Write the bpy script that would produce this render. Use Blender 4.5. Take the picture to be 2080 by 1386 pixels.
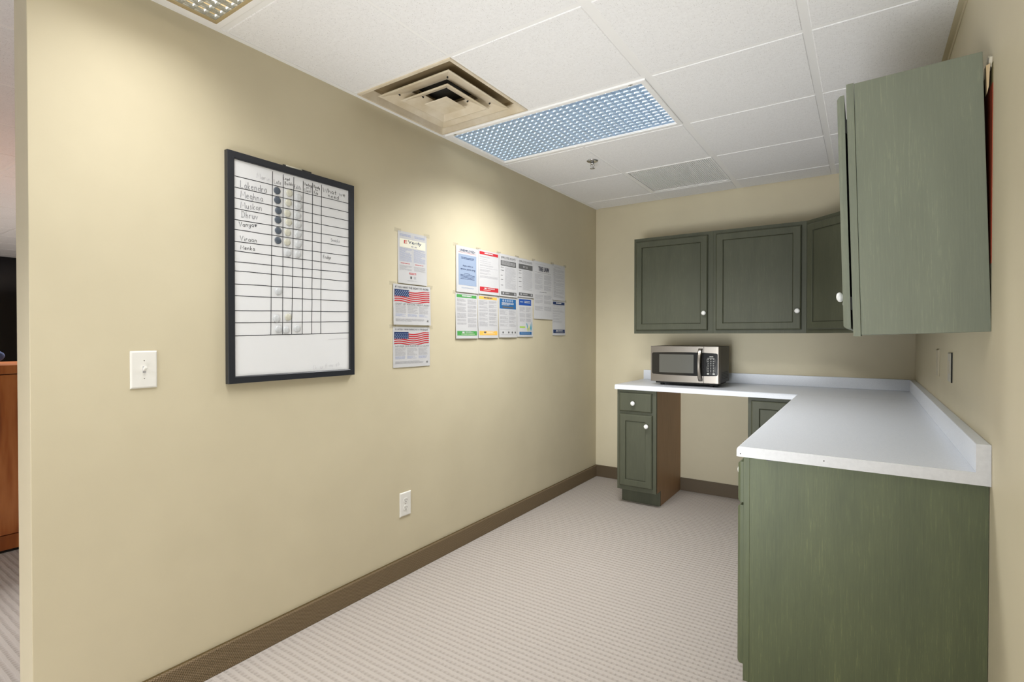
import bpy, bmesh, math, random
from mathutils import Vector, Matrix, Euler
random.seed(7)
for o in list(bpy.data.objects): bpy.data.objects.remove(o)
SC = bpy.context.scene
COL = SC.collection
R = math.radians
PI = math.pi
# ------------------------------------------------------------------ room numbers (metres)
# x: 0 = left wall, W = right wall; y: 0 = back wall, camera at negative y; z up
H = 2.403; W = 2.285; A = .600; U = .6096; Y0 = -.257
def GY(k): return Y0 - k*U            # ceiling grid lines running along x
XB = A + U; XC = A + 2*U
CT = .900                              # counter top height
# ------------------------------------------------------------------ camera
cam = bpy.data.cameras.new('camera'); camo = bpy.data.objects.new('camera', cam); COL.objects.link(camo)
camo.location = (2.0041, -4.3149, 1.2654)
camo.rotation_euler = (R(90-.562), 0, R(34.086))
cam.sensor_width = 36; cam.lens = 1056.55/2080*36; cam.clip_start = .02; cam.clip_end = 100
SC.camera = camo
# ------------------------------------------------------------------ world, exposure
wd = bpy.data.worlds.new('world'); SC.world = wd; wd.use_nodes = True
wd.node_tree.nodes['Background'].inputs[0].default_value = (.80, .90, 1.0, 1)
wd.node_tree.nodes['Background'].inputs[1].default_value = .35
SC.view_settings.view_transform = 'Standard'; SC.view_settings.look = 'None'
SC.view_settings.gamma = 1; SC.view_settings.exposure = 0.07; SC.view_settings.use_curve_mapping = False
# ------------------------------------------------------------------ ceiling lamps (the light of each troffer)
LAMP_W = 17
def lamp(x0, x1, y0, y1, watts=LAMP_W, inset=.52, shift=0, col=(1, .995, .985), spread=128):
    l = bpy.data.lights.new('troffer_light', 'AREA'); l.shape = 'RECTANGLE'
    l.size = x1-x0-inset; l.size_y = y1-y0-.16; l.energy = watts; l.color = col; l.spread = R(spread)
    o = bpy.data.objects.new('troffer_light', l); COL.objects.link(o)
    o.location = ((x0+x1)/2+shift, (y0+y1)/2, H-.012)
    return o
TROFFERS = [(0, XB, GY(3), GY(2)), (0, XB, GY(6), GY(5)), (0, XB, GY(9), GY(8)),
            (-2.448-1.219, -2.448, GY(9), GY(8)), (-2.448-1.219, -2.448, GY(4), GY(3)),
            (-6.1, -4.88, GY(6), GY(5))]
for i, t in enumerate(TROFFERS): lamp(*t, watts=LAMP_W*(1.3 if i == 0 else .49 if i == 1 else 3.4), inset=.34 if i == 1 else .56, shift=.11 if i == 0 else 0, spread=134 if i == 0 else 128)
# added, unseen fill lamps low behind the camera, brightening ceiling and back wall
def fill_lamp(loc, aim, watts, size=.7, spread=180, col=(.94, .975, 1)):
    l = bpy.data.lights.new('added_fill', 'AREA'); l.shape = 'SQUARE'; l.size = size; l.energy = watts; l.color = col; l.spread = R(spread)
    o = bpy.data.objects.new('added_fill', l); COL.objects.link(o); o.location = loc
    o.rotation_euler = (Vector(aim)-Vector(loc)).to_track_quat('-Z', 'Y').to_euler()
fill_lamp((1.15, -4.65, .25), (1.2, -.4, 2.35), 14, size=1.3, spread=70)
fill_lamp((1.25, -4.85, .80), (.62, 0, .75), 3.5, size=.9, spread=38)
fill_lamp((1.35, -4.75, .20), (1.35, -4.3, 2.4), 11.5, spread=120)
# ------------------------------------------------------------------ material helpers
def nt(m): return m.node_tree.nodes, m.node_tree.links
def mat(name, col, rough=.5, metal=0, spec=.5, emit=None, es=0):
    m = bpy.data.materials.new(name); m.use_nodes = True
    b = m.node_tree.nodes['Principled BSDF']
    b.inputs['Base Color'].default_value = (*col, 1); b.inputs['Roughness'].default_value = rough
    b.inputs['Metallic'].default_value = metal; b.inputs['Specular IOR Level'].default_value = spec
    if emit: b.inputs['Emission Color'].default_value = (*emit, 1); b.inputs['Emission Strength'].default_value = es
    return m
def coords(m, scale=(1, 1, 1), kind='Object', rot=(0, 0, 0)):
    N, L = nt(m); t = N.new('ShaderNodeTexCoord'); p = N.new('ShaderNodeMapping')
    p.inputs['Scale'].default_value = scale; p.inputs['Rotation'].default_value = rot
    L.new(t.outputs[kind], p.inputs['Vector']); return p.outputs[0]
def noise(m, vec, scale, detail=4, rough=.6):
    N, L = nt(m); n = N.new('ShaderNodeTexNoise'); n.inputs['Scale'].default_value = scale
    n.inputs['Detail'].default_value = detail; n.inputs['Roughness'].default_value = rough
    L.new(vec, n.inputs['Vector']); return n.outputs['Fac']
def ramp(m, fac, stops):
    N, L = nt(m); r = N.new('ShaderNodeValToRGB'); e = r.color_ramp.elements
    while len(e) < len(stops): e.new(.5)
    for q, (p, c) in zip(e, stops): q.position = p; q.color = (*c, 1) if len(c) == 3 else c
    L.new(fac, r.inputs[0]); return r.outputs[0]
def mixc(m, fac, a, b, mode='MIX'):
    N, L = nt(m); x = N.new('ShaderNodeMix'); x.data_type = 'RGBA'; x.blend_type = mode
    for s, v in ((0, fac), (6, a), (7, b)):
        if hasattr(v, 'links'): L.new(v, x.inputs[s])
        elif isinstance(v, (int, float)): x.inputs[s].default_value = v
        else: x.inputs[s].default_value = (*v, 1)
    return x.outputs[2]
def mth(m, op, a, b=None, c=None):
    N, L = nt(m); x = N.new('ShaderNodeMath'); x.operation = op
    for i, v in enumerate((a, b, c)):
        if v is None: continue
        if hasattr(v, 'links'): L.new(v, x.inputs[i])
        else: x.inputs[i].default_value = v
    return x.outputs[0]
def setc(m, out): nt(m)[1].new(out, m.node_tree.nodes['Principled BSDF'].inputs['Base Color'])
def bump(m, h, strength=.3, dist=.001):
    N, L = nt(m); b = N.new('ShaderNodeBump'); b.inputs['Strength'].default_value = strength
    b.inputs['Distance'].default_value = dist; L.new(h, b.inputs['Height'])
    L.new(b.outputs[0], m.node_tree.nodes['Principled BSDF'].inputs['Normal'])
def sepxyz(m, vec):
    N, L = nt(m); s = N.new('ShaderNodeSeparateXYZ'); L.new(vec, s.inputs[0]); return s.outputs
def s2l(*c): return tuple(((v/255+.055)/1.055)**2.4 if v > 10 else v/255/12.92 for v in c)
# ------------------------------------------------------------------ materials
def paint_wall():
    m = mat('tan_wall_paint', (.63, .56, .40), .55, spec=.35)
    v = coords(m, kind='Object'); n = noise(m, v, 2.2, 3)
    setc(m, ramp(m, n, [(.3, (.595, .532, .380)), (.7, (.64, .575, .414))]))
    bump(m, noise(m, v, 260, 2), .12, .0006); return m
M_WALL = paint_wall()
def green_paint(name, c0, c1, streak):
    m = mat(name, c0, .48, spec=.32)
    v = coords(m, (62, 62, 2.2)); n = noise(m, v, 4.2, 6, .75)
    v2 = coords(m, (5, 5, 1.0)); n2 = noise(m, v2, 1.4, 4, .6)
    base = ramp(m, n2, [(.32, c0), (.72, c1)])
    v3 = coords(m, (130, 130, 6)); n3 = noise(m, v3, 2.0, 5, .8)
    mask = mth(m, 'MULTIPLY', ramp(m, n3, [(.54, (0, 0, 0)), (.66, (1, 1, 1))]), ramp(m, n2, [(.38, (0, 0, 0)), (.70, (1, 1, 1))]))
    setc(m, mixc(m, mth(m, 'MULTIPLY', mask, .55), mixc(m, mth(m, 'MULTIPLY', ramp(m, n, [(.35, (0, 0, 0)), (.65, (1, 1, 1))]), .5), base, c1), streak))
    bump(m, n, .35, .0008); return m
M_GREEN = green_paint('sage_green_cabinet_paint', s2l(70, 72, 58), s2l(82, 84, 68), s2l(106, 110, 88))
M_GREENB = green_paint('worn_olive_green_paint', s2l(78, 85, 65), s2l(100, 107, 78), s2l(138, 142, 96))
M_GREENS = green_paint('sheen_lightened_sage_paint', s2l(110, 115, 101), s2l(124, 129, 113), s2l(152, 158, 132))  # same cabinet green, lightened so the colour carries the near cabinet's sheen
M_WHITE = mat('white_ceramic', (.82, .82, .80), .18)
M_PLAST = mat('white_plastic', (.80, .79, .75), .32)
M_DARK = mat('dark_gap', (.012, .012, .010), .8)
def counter_mat():
    m = mat('white_laminate', (.74, .76, .80), .34, spec=.5); v = coords(m)
    setc(m, ramp(m, noise(m, v, 240, 3), [(.35, (.68, .71, .77)), (.65, (.74, .77, .825))])); return m
M_CTR = counter_mat()
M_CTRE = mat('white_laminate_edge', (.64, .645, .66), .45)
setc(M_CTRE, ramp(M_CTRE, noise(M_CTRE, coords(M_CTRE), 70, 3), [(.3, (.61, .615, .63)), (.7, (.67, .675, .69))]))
def brownply():
    m = mat('unpainted_brown_side', s2l(150, 108, 74), .5); v = coords(m, (40, 40, 1.5))
    setc(m, ramp(m, noise(m, v, 3, 4), [(.3, s2l(148, 114, 80)), (.7, s2l(166, 130, 94))])); return m
M_BROWN = brownply()
def tile_mat():
    m = mat('pitted_ceiling_tile', (.80, .79, .77), .9, spec=.1)
    N, L = nt(m)
    t = N.new('ShaderNodeTexCoord')
    def spots(scale, rad, keep):
        vo = N.new('ShaderNodeTexVoronoi'); vo.voronoi_dimensions = '2D'; vo.inputs['Scale'].default_value = scale
        L.new(t.outputs['Object'], vo.inputs['Vector'])
        s = N.new('ShaderNodeSeparateColor'); L.new(vo.outputs['Color'], s.inputs[0])
        r = mth(m, 'MULTIPLY_ADD', s.outputs[1], rad, rad*.35)
        d = mth(m, 'SUBTRACT', r, vo.outputs['Distance'])
        k = mth(m, 'GREATER_THAN', s.outputs[0], keep)
        return mth(m, 'MULTIPLY', mth(m, 'MULTIPLY', mth(m, 'MINIMUM', mth(m, 'MAXIMUM', mth(m, 'MULTIPLY', d, 12), 0), 1), k), mth(m, 'MULTIPLY_ADD', s.outputs[2], .6, .4))
    a = spots(130, .19, .45); b = spots(66, .11, .55)
    mask = mth(m, 'MAXIMUM', a, b)
    n = noise(m, t.outputs['Object'], 90, 4)
    base = ramp(m, n, [(.3, (.86, .856, .862)), (.7, (.92, .918, .925))])
    setc(m, mixc(m, mth(m, 'MULTIPLY', mask, .52), base, (.40, .38, .35)))
    bump(m, mth(m, 'SUBTRACT', n, mth(m, 'MULTIPLY', mask, 2)), .25, .001)
    return m
M_TILE = tile_mat()
M_GRID = mat('white_ceiling_grid', (.92, .915, .91), .5)
def carpet_mat():
    m = mat('ribbed_beige_carpet', (.5, .45, .4), .95, spec=.08)
    v = coords(m, kind='Object'); x, y, z = sepxyz(m, v)[:3]
    nz = noise(m, v, 14, 3); w = mth(m, 'MULTIPLY_ADD', nz, .010, -.005)
    yy = mth(m, 'ADD', y, w); xx = mth(m, 'ADD', x, mth(m, 'MULTIPLY', w, .9))
    sy = mth(m, 'SINE', mth(m, 'MULTIPLY', yy, 2*PI/.0288)); sx = mth(m, 'SINE', mth(m, 'MULTIPLY', xx, 2*PI/.0200))
    gy = mth(m, 'MINIMUM', mth(m, 'MAXIMUM', mth(m, 'MULTIPLY_ADD', sy, .75, .30), 0), 1)       # 1 in the valleys between ribs
    gx = mth(m, 'MINIMUM', mth(m, 'MAXIMUM', mth(m, 'MULTIPLY_ADD', sx, .8, .25), 0), 1)
    pit = mth(m, 'MULTIPLY', gy, mth(m, 'MULTIPLY_ADD', gx, .50, .50))
    fine = noise(m, v, 420, 3, .8); blot = noise(m, v, 1.3, 3)
    pv = mth(m, 'MULTIPLY', pit, mth(m, 'MULTIPLY_ADD', noise(m, coords(m, (260, 70, 70)), 1.0, 3, .8), 1.5, .05))
    base = mixc(m, fine, s2l(166, 158, 152), s2l(187, 180, 173))
    base = mixc(m, mth(m, 'MULTIPLY', blot, .25), base, s2l(160, 151, 142))
    setc(m, mixc(m, mth(m, 'MULTIPLY', pv, .38), base, s2l(116, 107, 98)))
    bump(m, mth(m, 'SUBTRACT', mth(m, 'MULTIPLY', fine, .3), pit), .75, .004); return m
M_CARPET = carpet_mat()
def carpet_base_mat():
    m = mat('brown_woven_base', (.13, .10, .07), .9, spec=.15)
    v = coords(m); x, y, z = sepxyz(m, v)[:3]; h = mth(m, 'ADD', x, y)
    a = mth(m, 'SINE', mth(m, 'MULTIPLY', mth(m, 'ADD', h, mth(m, 'MULTIPLY', z, .55)), 2*PI/.0105))
    b = mth(m, 'SINE', mth(m, 'MULTIPLY', mth(m, 'SUBTRACT', z, mth(m, 'MULTIPLY', h, .12)), 2*PI/.0085))
    k = mth(m, 'MULTIPLY_ADD', mth(m, 'MULTIPLY', a, b), .5, .5)
    top = mth(m, 'GREATER_THAN', z, .094); lip = mth(m, 'GREATER_THAN', z, .1018)
    k2 = mth(m, 'MAXIMUM', k, top)
    n = noise(m, v, 300, 3)
    setc(m, mixc(m, lip, mixc(m, mth(m, 'MULTIPLY', k2, mth(m, 'MULTIPLY_ADD', n, .6, .5)), s2l(90, 75, 54), s2l(156, 138, 112)), s2l(84, 70, 44)))
    bump(m, k, .6, .002); return m
M_BASE = carpet_base_mat()
M_BASE2 = mat('dark_brown_vinyl_base', s2l(88, 74, 54), .5)
def wood_mat(name, c0, c1, c2, rough=.3):
    m = mat(name, c0, rough); v = coords(m, (3, 3, .35)); n = noise(m, v, 3.5, 5, .65)
    N, L = nt(m); wv = N.new('ShaderNodeTexWave'); wv.inputs['Scale'].default_value = 3; wv.inputs['Distortion'].default_value = 9
    wv.inputs['Detail'].default_value = 3; L.new(v, wv.inputs['Vector'])
    setc(m, ramp(m, mth(m, 'MULTIPLY_ADD', wv.outputs['Fac'], .35, mth(m, 'MULTIPLY', n, .6)), [(.2, c0), (.5, c1), (.85, c2)])); return m
M_WOOD = wood_mat('reddish_walnut_veneer', s2l(120, 58, 22), s2l(172, 98, 48), s2l(205, 134, 78))
M_SHIM = wood_mat('pale_raw_wood', s2l(196, 168, 124), s2l(214, 190, 150), s2l(226, 206, 170), .7)
M_RED = mat('old_brick_red_paint', s2l(150, 62, 34), .6)
M_OLIVE = mat('old_olive_paint', s2l(104, 96, 62), .6)
M_PLASTER = mat('chipped_plaster', s2l(214, 206, 186), .95)
M_FRAME = mat('black_frame', (.018, .020, .026), .35)
M_BOARD = mat('whiteboard_enamel', (.80, .81, .83), .22)
M_INK = mat('black_marker_ink', (.02, .02, .03), .5)
M_INKG = mat('rubbed_grey_ink', (.15, .15, .18), .5)
M_INKL = mat('faint_rubbed_ink', (.58, .58, .62), .5)
M_STEEL = mat('brushed_stainless', (.245, .222, .195), .34, 1)
def steel():
    v = coords(M_STEEL, (.6, 2, 60)); bump(M_STEEL, noise(M_STEEL, v, 8, 3), .06, .0005)
steel()
M_CHROME = mat('chrome', (.6, .6, .6), .15, 1)
M_BLACKG = mat('black_glass', (.012, .011, .010), .12)
M_WIN = mat('grey_mesh_window', (.10, .098, .085), .22)
M_BODY = mat('dark_brown_oven_body', (.030, .023, .015), .5, spec=.3)
M_BTN = mat('pale_button_print', (.55, .55, .52), .5)
M_PAPER = mat('white_paper', (.55, .55, .555), .7, spec=.2)
M_TXT = mat('grey_print', (.40, .40, .42), .8)
M_TXTD = mat('dark_print', (.06, .06, .08), .8)
M_REDP = mat('red_print', s2l(188, 38, 48), .7)
M_GRNP = mat('green_print', s2l(72, 152, 74), .7)
M_ORGP = mat('orange_print', s2l(236, 184, 84), .7)
M_BLUP = mat('blue_print', s2l(34, 96, 150), .7)
M_NAVP = mat('navy_print', s2l(24, 50, 96), .7)
M_RBLP = mat('royal_blue_print', s2l(28, 76, 156), .7)
M_LBLP = mat('pale_blue_print', s2l(146, 162, 186), .7)
M_DGRP = mat('dark_grey_print', s2l(92, 92, 92), .7)
M_TEAL = mat('teal_print', s2l(66, 150, 170), .7)
M_YELP = mat('yellow_print', s2l(226, 214, 90), .7)
M_LIME = mat('lime_print', s2l(160, 196, 80), .7)
M_CREAM = mat('cream_print', s2l(226, 224, 206), .7)
M_TXB = mat('bluish_print', (.36, .40, .54), .8)
def tape_mat():
    m = bpy.data.materials.new('clear_tape'); m.use_nodes = True; N, L = nt(m)
    b = N['Principled BSDF']; b.inputs['Base Color'].default_value = (.56, .52, .42, 1); b.inputs['Roughness'].default_value = .3
    b.inputs['Alpha'].default_value = .13; return m
M_TAPE = tape_mat()
def magnet_mat(name, c, r=.12):
    m = mat(name, c, r); v = coords(m, (60, 60, 60)); n = noise(m, v, 1.5, 3)
    setc(m, mixc(m, n, tuple(k*.75 for k in c), tuple(min(1, k*1.25) for k in c))); return m
M_MDARK = magnet_mat('slate_blue_glass', (.085, .105, .135), .3); M_MYEL = magnet_mat('pale_yellow_glass', (.60, .59, .50), .3); M_MCLR = magnet_mat('clear_whitish_glass', (.60, .62, .64), .25)
M_LOUV = mat('silver_blue_louver', (.62, .72, .84), .28, .9)
M_LOUVT = mat('silver_louver', (.78, .80, .80), .25, 1)
def glow_mat(name, c0, c1, s):
    m = mat(name, (.3, .3, .3), .5); N, L = nt(m); v = coords(m); n = noise(m, v, 22, 2)
    b = N['Principled BSDF']; x = sepxyz(m, v)[0]       # wall's tan reflection put into the glow: warm wall end, cool room end
    g = ramp(m, mth(m, 'MULTIPLY_ADD', x, .85, .5), [(.25, (1, .90, .76)), (.5, (1, .98, .95)), (.8, (.70, .86, 1))])
    L.new(mixc(m, .5, ramp(m, n, [(.3, c0), (.7, c1)]), g, 'MULTIPLY'), b.inputs['Emission Color']); L.new(g, b.inputs['Emission Color']); b.inputs['Emission Strength'].default_value = s; return m
M_GLOW = glow_mat('lit_troffer_interior', (.80, .90, 1), (1, 1, 1), 2.7)
M_BRASS = mat('aged_tan_metal', s2l(176, 158, 118), .45)
def vent_mat():
    m = mat('yellowed_diffuser_paint', (.6, .55, .45), .5); v = coords(m); n = noise(m, v, 6, 4)
    setc(m, ramp(m, n, [(.3, s2l(206, 190, 160)), (.7, s2l(232, 222, 204))])); return m
M_VENT = vent_mat()
M_VENTD = mat('shade_tinted_vent_recess', s2l(150, 132, 100), .6)  # darker copy of the vent paint, recess shade put into the colour
M_DUST = mat('dark_duct', (.02, .02, .018), .8)
M_BLUEF = mat('blue_fleece', s2l(84, 98, 140), .95)
M_BLACKW = mat('black_window_glass', (.004, .003, .005), .08)
# ------------------------------------------------------------------ mesh helpers
class MB:
    """collects geometry given in world coordinates and links it as one mesh object"""
    def __init__(s): s.bm = bmesh.new(); s.mats = []
    def mi(s, m):
        if m not in s.mats: s.mats.append(m)
        return s.mats.index(m)
    def box(s, x0, x1, y0, y1, z0, z1, m, skip=()):
        v = [s.bm.verts.new(p) for p in ((x0, y0, z0), (x1, y0, z0), (x1, y1, z0), (x0, y1, z0), (x0, y0, z1), (x1, y0, z1), (x1, y1, z1), (x0, y1, z1))]
        F = {'-z': (0, 3, 2, 1), '+z': (4, 5, 6, 7), '-y': (0, 1, 5, 4), '+y': (2, 3, 7, 6), '-x': (3, 0, 4, 7), '+x': (1, 2, 6, 5)}
        i = s.mi(m)
        for k, f in F.items():
            if k in skip: continue
            s.bm.faces.new([v[a] for a in f]).material_index = i
        return s
    def poly(s, pts, m):
        f = s.bm.faces.new([s.bm.verts.new(p) for p in pts]); f.material_index = s.mi(m); return s
    def prism(s, pts, axis, a, b, m):
        """polygon pts (2D) extruded along axis from a to b"""
        def P(p, t):
            return {'x': (t, p[0], p[1]), 'y': (p[0], t, p[1]), 'z': (p[0], p[1], t)}[axis]
        i = s.mi(m); A_ = [s.bm.verts.new(P(p, a)) for p in pts]; B_ = [s.bm.verts.new(P(p, b)) for p in pts]; n = len(pts)
        fs = [s.bm.faces.new(A_[::-1]), s.bm.faces.new(B_)]
        for k in range(n): fs.append(s.bm.faces.new((A_[k], A_[(k+1) % n], B_[(k+1) % n], B_[k])))
        for f in fs: f.material_index = i
        return s
    def lathe(s, prof, c, d, m, n=24):
        """profile [(radius, height)] turned about axis direction d from point c"""
        d = Vector(d).normalized(); u = d.orthogonal().normalized(); w = d.cross(u); c = Vector(c); i = s.mi(m); rings = []
        for r, h in prof:
            if r < 1e-6: rings.append([s.bm.verts.new(c+d*h)])
            else: rings.append([s.bm.verts.new(c+d*h+(u*math.cos(2*PI*k/n)+w*math.sin(2*PI*k/n))*r) for k in range(n)])
        for a, b in zip(rings, rings[1:]):
            for k in range(n):
                k2 = (k+1) % n
                if len(a) == 1 and len(b) == 1: continue
                if len(a) == 1: f = s.bm.faces.new((a[0], b[k], b[k2]))
                elif len(b) == 1: f = s.bm.faces.new((a[k], a[k2], b[0]))
                else: f = s.bm.faces.new((a[k], a[k2], b[k2], b[k]))
                f.material_index = i; f.smooth = True
        return s
    def cyl(s, c, d, r, h, m, n=24): return s.lathe([(0, 0), (r, 0), (r, h), (0, h)], c, d, m, n)
    def rings(s, loops, m, cap=True, first=False):
        """bridge successive vertex loops of equal size"""
        i = s.mi(m); V = [[s.bm.verts.new(p) for p in l] for l in loops]; n = len(V[0])
        for a, b in zip(V, V[1:]):
            for k in range(n): s.bm.faces.new((a[k], a[(k+1) % n], b[(k+1) % n], b[k])).material_index = i
        if cap: s.bm.faces.new(V[-1]).material_index = i
        if first: s.bm.faces.new(V[0][::-1]).material_index = i
        return s
    def build(s, name, parent=None, bevel=0, seg=2, fix=True, smooth=False):
        if fix: bmesh.ops.recalc_face_normals(s.bm, faces=s.bm.faces)
        if parent is not None:
            off = parent.matrix_world_loc
            bmesh.ops.translate(s.bm, verts=s.bm.verts, vec=-Vector(off))
        me = bpy.data.meshes.new(name); s.bm.to_mesh(me); s.bm.free()
        for m in s.mats: me.materials.append(m)
        o = bpy.data.objects.new(name, me); COL.objects.link(o)
        if parent is not None: o.parent = parent.obj
        if bevel:
            b = o.modifiers.new('bevel', 'BEVEL'); b.width = bevel; b.segments = seg; b.limit_method = 'ANGLE'; b.angle_limit = R(40); b.use_clamp_overlap = True
            b.harden_normals = False
        return o
class Thing:
    """an Empty at the thing's base; parts are built in world coordinates around it"""
    def __init__(s, name, label, cat, loc, group=None):
        s.obj = bpy.data.objects.new(name, None); COL.objects.link(s.obj); s.obj.empty_display_size = .05
        s.obj.location = loc; s.matrix_world_loc = Vector(loc); tag(s.obj, label, cat, group)
class Sub:
    """lets a part parent its own sub-parts (part origin sits on the thing's origin)"""
    def __init__(s, obj, loc): s.obj = obj; s.matrix_world_loc = Vector(loc)
def tag(o, label=None, cat=None, group=None, kind=None):
    if label: o['label'] = label
    if cat: o['category'] = cat
    if group: o['group'] = group
    if kind: o['kind'] = kind
    return o
def struct(mb, name, label=None, **k):
    o = mb.build(name, **k); o['kind'] = 'structure'
    if label: o['label'] = label
    return o
# text to flat geometry (built-in font)
_tc = {}
def glyphs(txt):
    if txt in _tc: return _tc[txt]
    cu = bpy.data.curves.new('t', 'FONT'); cu.body = txt; cu.resolution_u = 2
    o = bpy.data.objects.new('t', cu); COL.objects.link(o)
    dg = bpy.context.evaluated_depsgraph_get(); dg.update()
    me = bpy.data.meshes.new_from_object(o.evaluated_get(dg))
    vs = [tuple(v.co[:2]) for v in me.vertices]; fs = [tuple(p.vertices) for p in me.polygons]
    bpy.data.objects.remove(o); bpy.data.curves.remove(cu); bpy.data.meshes.remove(me)
    xs = [v[0] for v in vs]; ys = [v[1] for v in vs]
    _tc[txt] = (vs, fs, min(xs), max(xs), min(ys), max(ys)); return _tc[txt]
def put_text(mb, txt, f, u0, u1, v0, v1, m):
    """fill the box u0..u1, v0(bottom)..v1(top); f maps (u,v) to a point"""
    vs, fs, a, b, c, d = glyphs(txt); i = mb.mi(m)
    V = [mb.bm.verts.new(f(u0+(x-a)/(b-a)*(u1-u0), v0+(y-c)/(d-c)*(v1-v0))) for x, y in vs]
    for p in fs:
        try: mb.bm.faces.new([V[k] for k in p]).material_index = i
        except ValueError: pass

# ================================================================== ROOM SHELL
XL = -8.25; YR = -6.9                 # far end of the open office, open side towards the daylight
struct(MB().box(XL-.1, W+.1, YR, .1, -.1, 0, M_CARPET), 'floor', 'beige carpet with fine ribs and a dotted weave')
# walls
struct(MB().box(-.124, 0, -3.85, 0, 0, H+.03, M_WALL), 'wall_left', 'long tan painted partition wall with a free left end', bevel=.002)
struct(MB().box(XL-.1, W+.12, 0, .12, 0, H+.03, M_WALL), 'wall_back', 'tan painted back wall behind the green cabinets')
wr = struct(MB().box(W, W+.12, YR, 0, 0, H+.03, M_WALL), 'wall_right', 'tan painted wall at the right edge')
# patch of old paint left bare behind the leaning cabinet
pb = MB(); pb.box(W-.0015, W, -2.448, -1.55, 1.46, 1.940, M_RED); pb.box(W-.0015, W, -2.448, -1.55, 1.940, 1.995, M_OLIVE)
o = pb.build('old_paint_patch'); o.parent = wr; o['label'] = 'bare strip of brick red old paint behind the cabinet'
pb = MB()
random.seed(3)
pts = []
for k in range(16):
    a = 2*PI*k/16; rr = .024*(.7+.5*random.random()); pts.append((-2.418+rr*.9*math.cos(a), 2.004+rr*math.sin(a)*.8))
pb.prism(pts, 'x', W-.007, W-.0005, M_PLASTER)
o = pb.build('chipped_plaster'); o.parent = wr; o['label'] = 'chipped off-white plaster edge'
# ceiling: one mesh of pitted tiles with the white grid between them
cb = MB()
def tile(x0, x1, y0, y1, gl=.012, gr=.012, gf=.011, gb=.011):
    a, b, c, d = x0+gl, x1-gr, y0+gf, y1-gb; e = .006
    if b-a < .02 or d-c < .02: return
    cb.rings([[(a-.001, c-.001, H+.012), (b+.001, c-.001, H+.012), (b+.001, d+.001, H+.012), (a-.001, d+.001, H+.012)],
              [(a, c, H+.0015), (b, c, H+.0015), (b, d, H+.0015), (a, d, H+.0015)],
              [(a+.0025, c+.0025, H), (b-.0025, c+.0025, H), (b-.0025, d-.0025, H), (a+.0025, d-.0025, H)]], M_TILE)
xs = [W, XC, XB, A] + [A-U*k for k in range(1, 15)]
xs = [x for x in xs if x > XL] + [XL]
ys = [0, GY(0)] + [GY(k) for k in range(1, 11)] + [YR]
holes = [(t[0], t[1], t[2], t[3]) for t in TROFFERS] + [(0, A, GY(4), GY(3)), (A, XB, GY(1), GY(0))]
for xa, xb in zip(xs[1:], xs[:-1]):
    for ya, yb in zip(ys[1:], ys[:-1]):
        cx, cy = (xa+xb)/2, (ya+yb)/2
        if any(h[0]-.02 < cx < h[1]+.02 and h[2]-.02 < cy < h[3]+.02 for h in holes): continue
        if abs(xb-A) < .01: tile(max(xa, .0) if xa > -.1 else xa, xb, ya, yb, gl=.022, gr=.006)
        elif abs(xa-A) < .01: tile(xa, xb, ya, yb, gl=.006, gr=.022)
        elif abs(xa-XB) < .01: tile(xa, xb, ya, yb, gl=.018, gr=.012)
        elif xb == W: tile(xa, xb, ya, yb, gl=.018, gr=.019)
        else: tile(xa, xb, ya, yb)
cb.box(XL-.1, W+.1, YR, .1, H+.16, H+.2, M_GRID)
struct(cb, 'ceiling', 'white suspended ceiling of pitted square tiles', fix=False)
# ceiling grid bars and wall angles
gb = MB()
for y in ys[1:-1]: gb.box(XL, W, y-.0145, y+.0145, H+.0026, H+.012, M_GRID)
def cuts(x):          # stretches of a bar that no fixture interrupts
    c = YR; out = []
    for h in sorted([h for h in holes if h[0]+.1 < x < h[1]-.1], key=lambda h: h[2]): out.append((c, h[2])); c = h[3]
    return out+[(c, 0)]
for x in xs[1:-1]:
    if x == W: continue
    hw = .023 if x in (XB, XC) else .0145
    for ya, yb in cuts(x): gb.box(x-hw, x+hw, ya, yb, H+.0024, H+.0118, M_GRID)
struct(gb, 'trim_1', 'white metal bars of the ceiling grid')
struct(MB().box(0, .022, -3.85, 0, H-.0015, H+.004, M_GRID), 'trim_2', 'white wall angle along the left wall')
struct(MB().box(W-.021, W, YR, 0, H-.001, H+.004, M_WALL).box(W-.0035, W, YR, 0, H-.020, H, M_WALL), 'trim_3', 'tan painted wall angle along the right wall')
# baseboards
struct(MB().box(0, .012, -3.85, -.012, 0, .103, M_BASE), 'baseboard_left', 'brown woven carpet baseboard on the left wall', bevel=.002)
struct(MB().box(0, .458, -.012, 0, 0, .103, M_BASE2).box(.762, 1.374, -.012, 0, 0, .103, M_BASE2), 'baseboard_back', 'brown baseboard on the back wall', bevel=.002)
# dark glass front at the far end of the office
struct(MB().box(XL-.08, XL, YR, 0, 0, H+.02, M_BLACKW), 'window_1', 'black night-dark window wall far behind the wooden cabinet')

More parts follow.
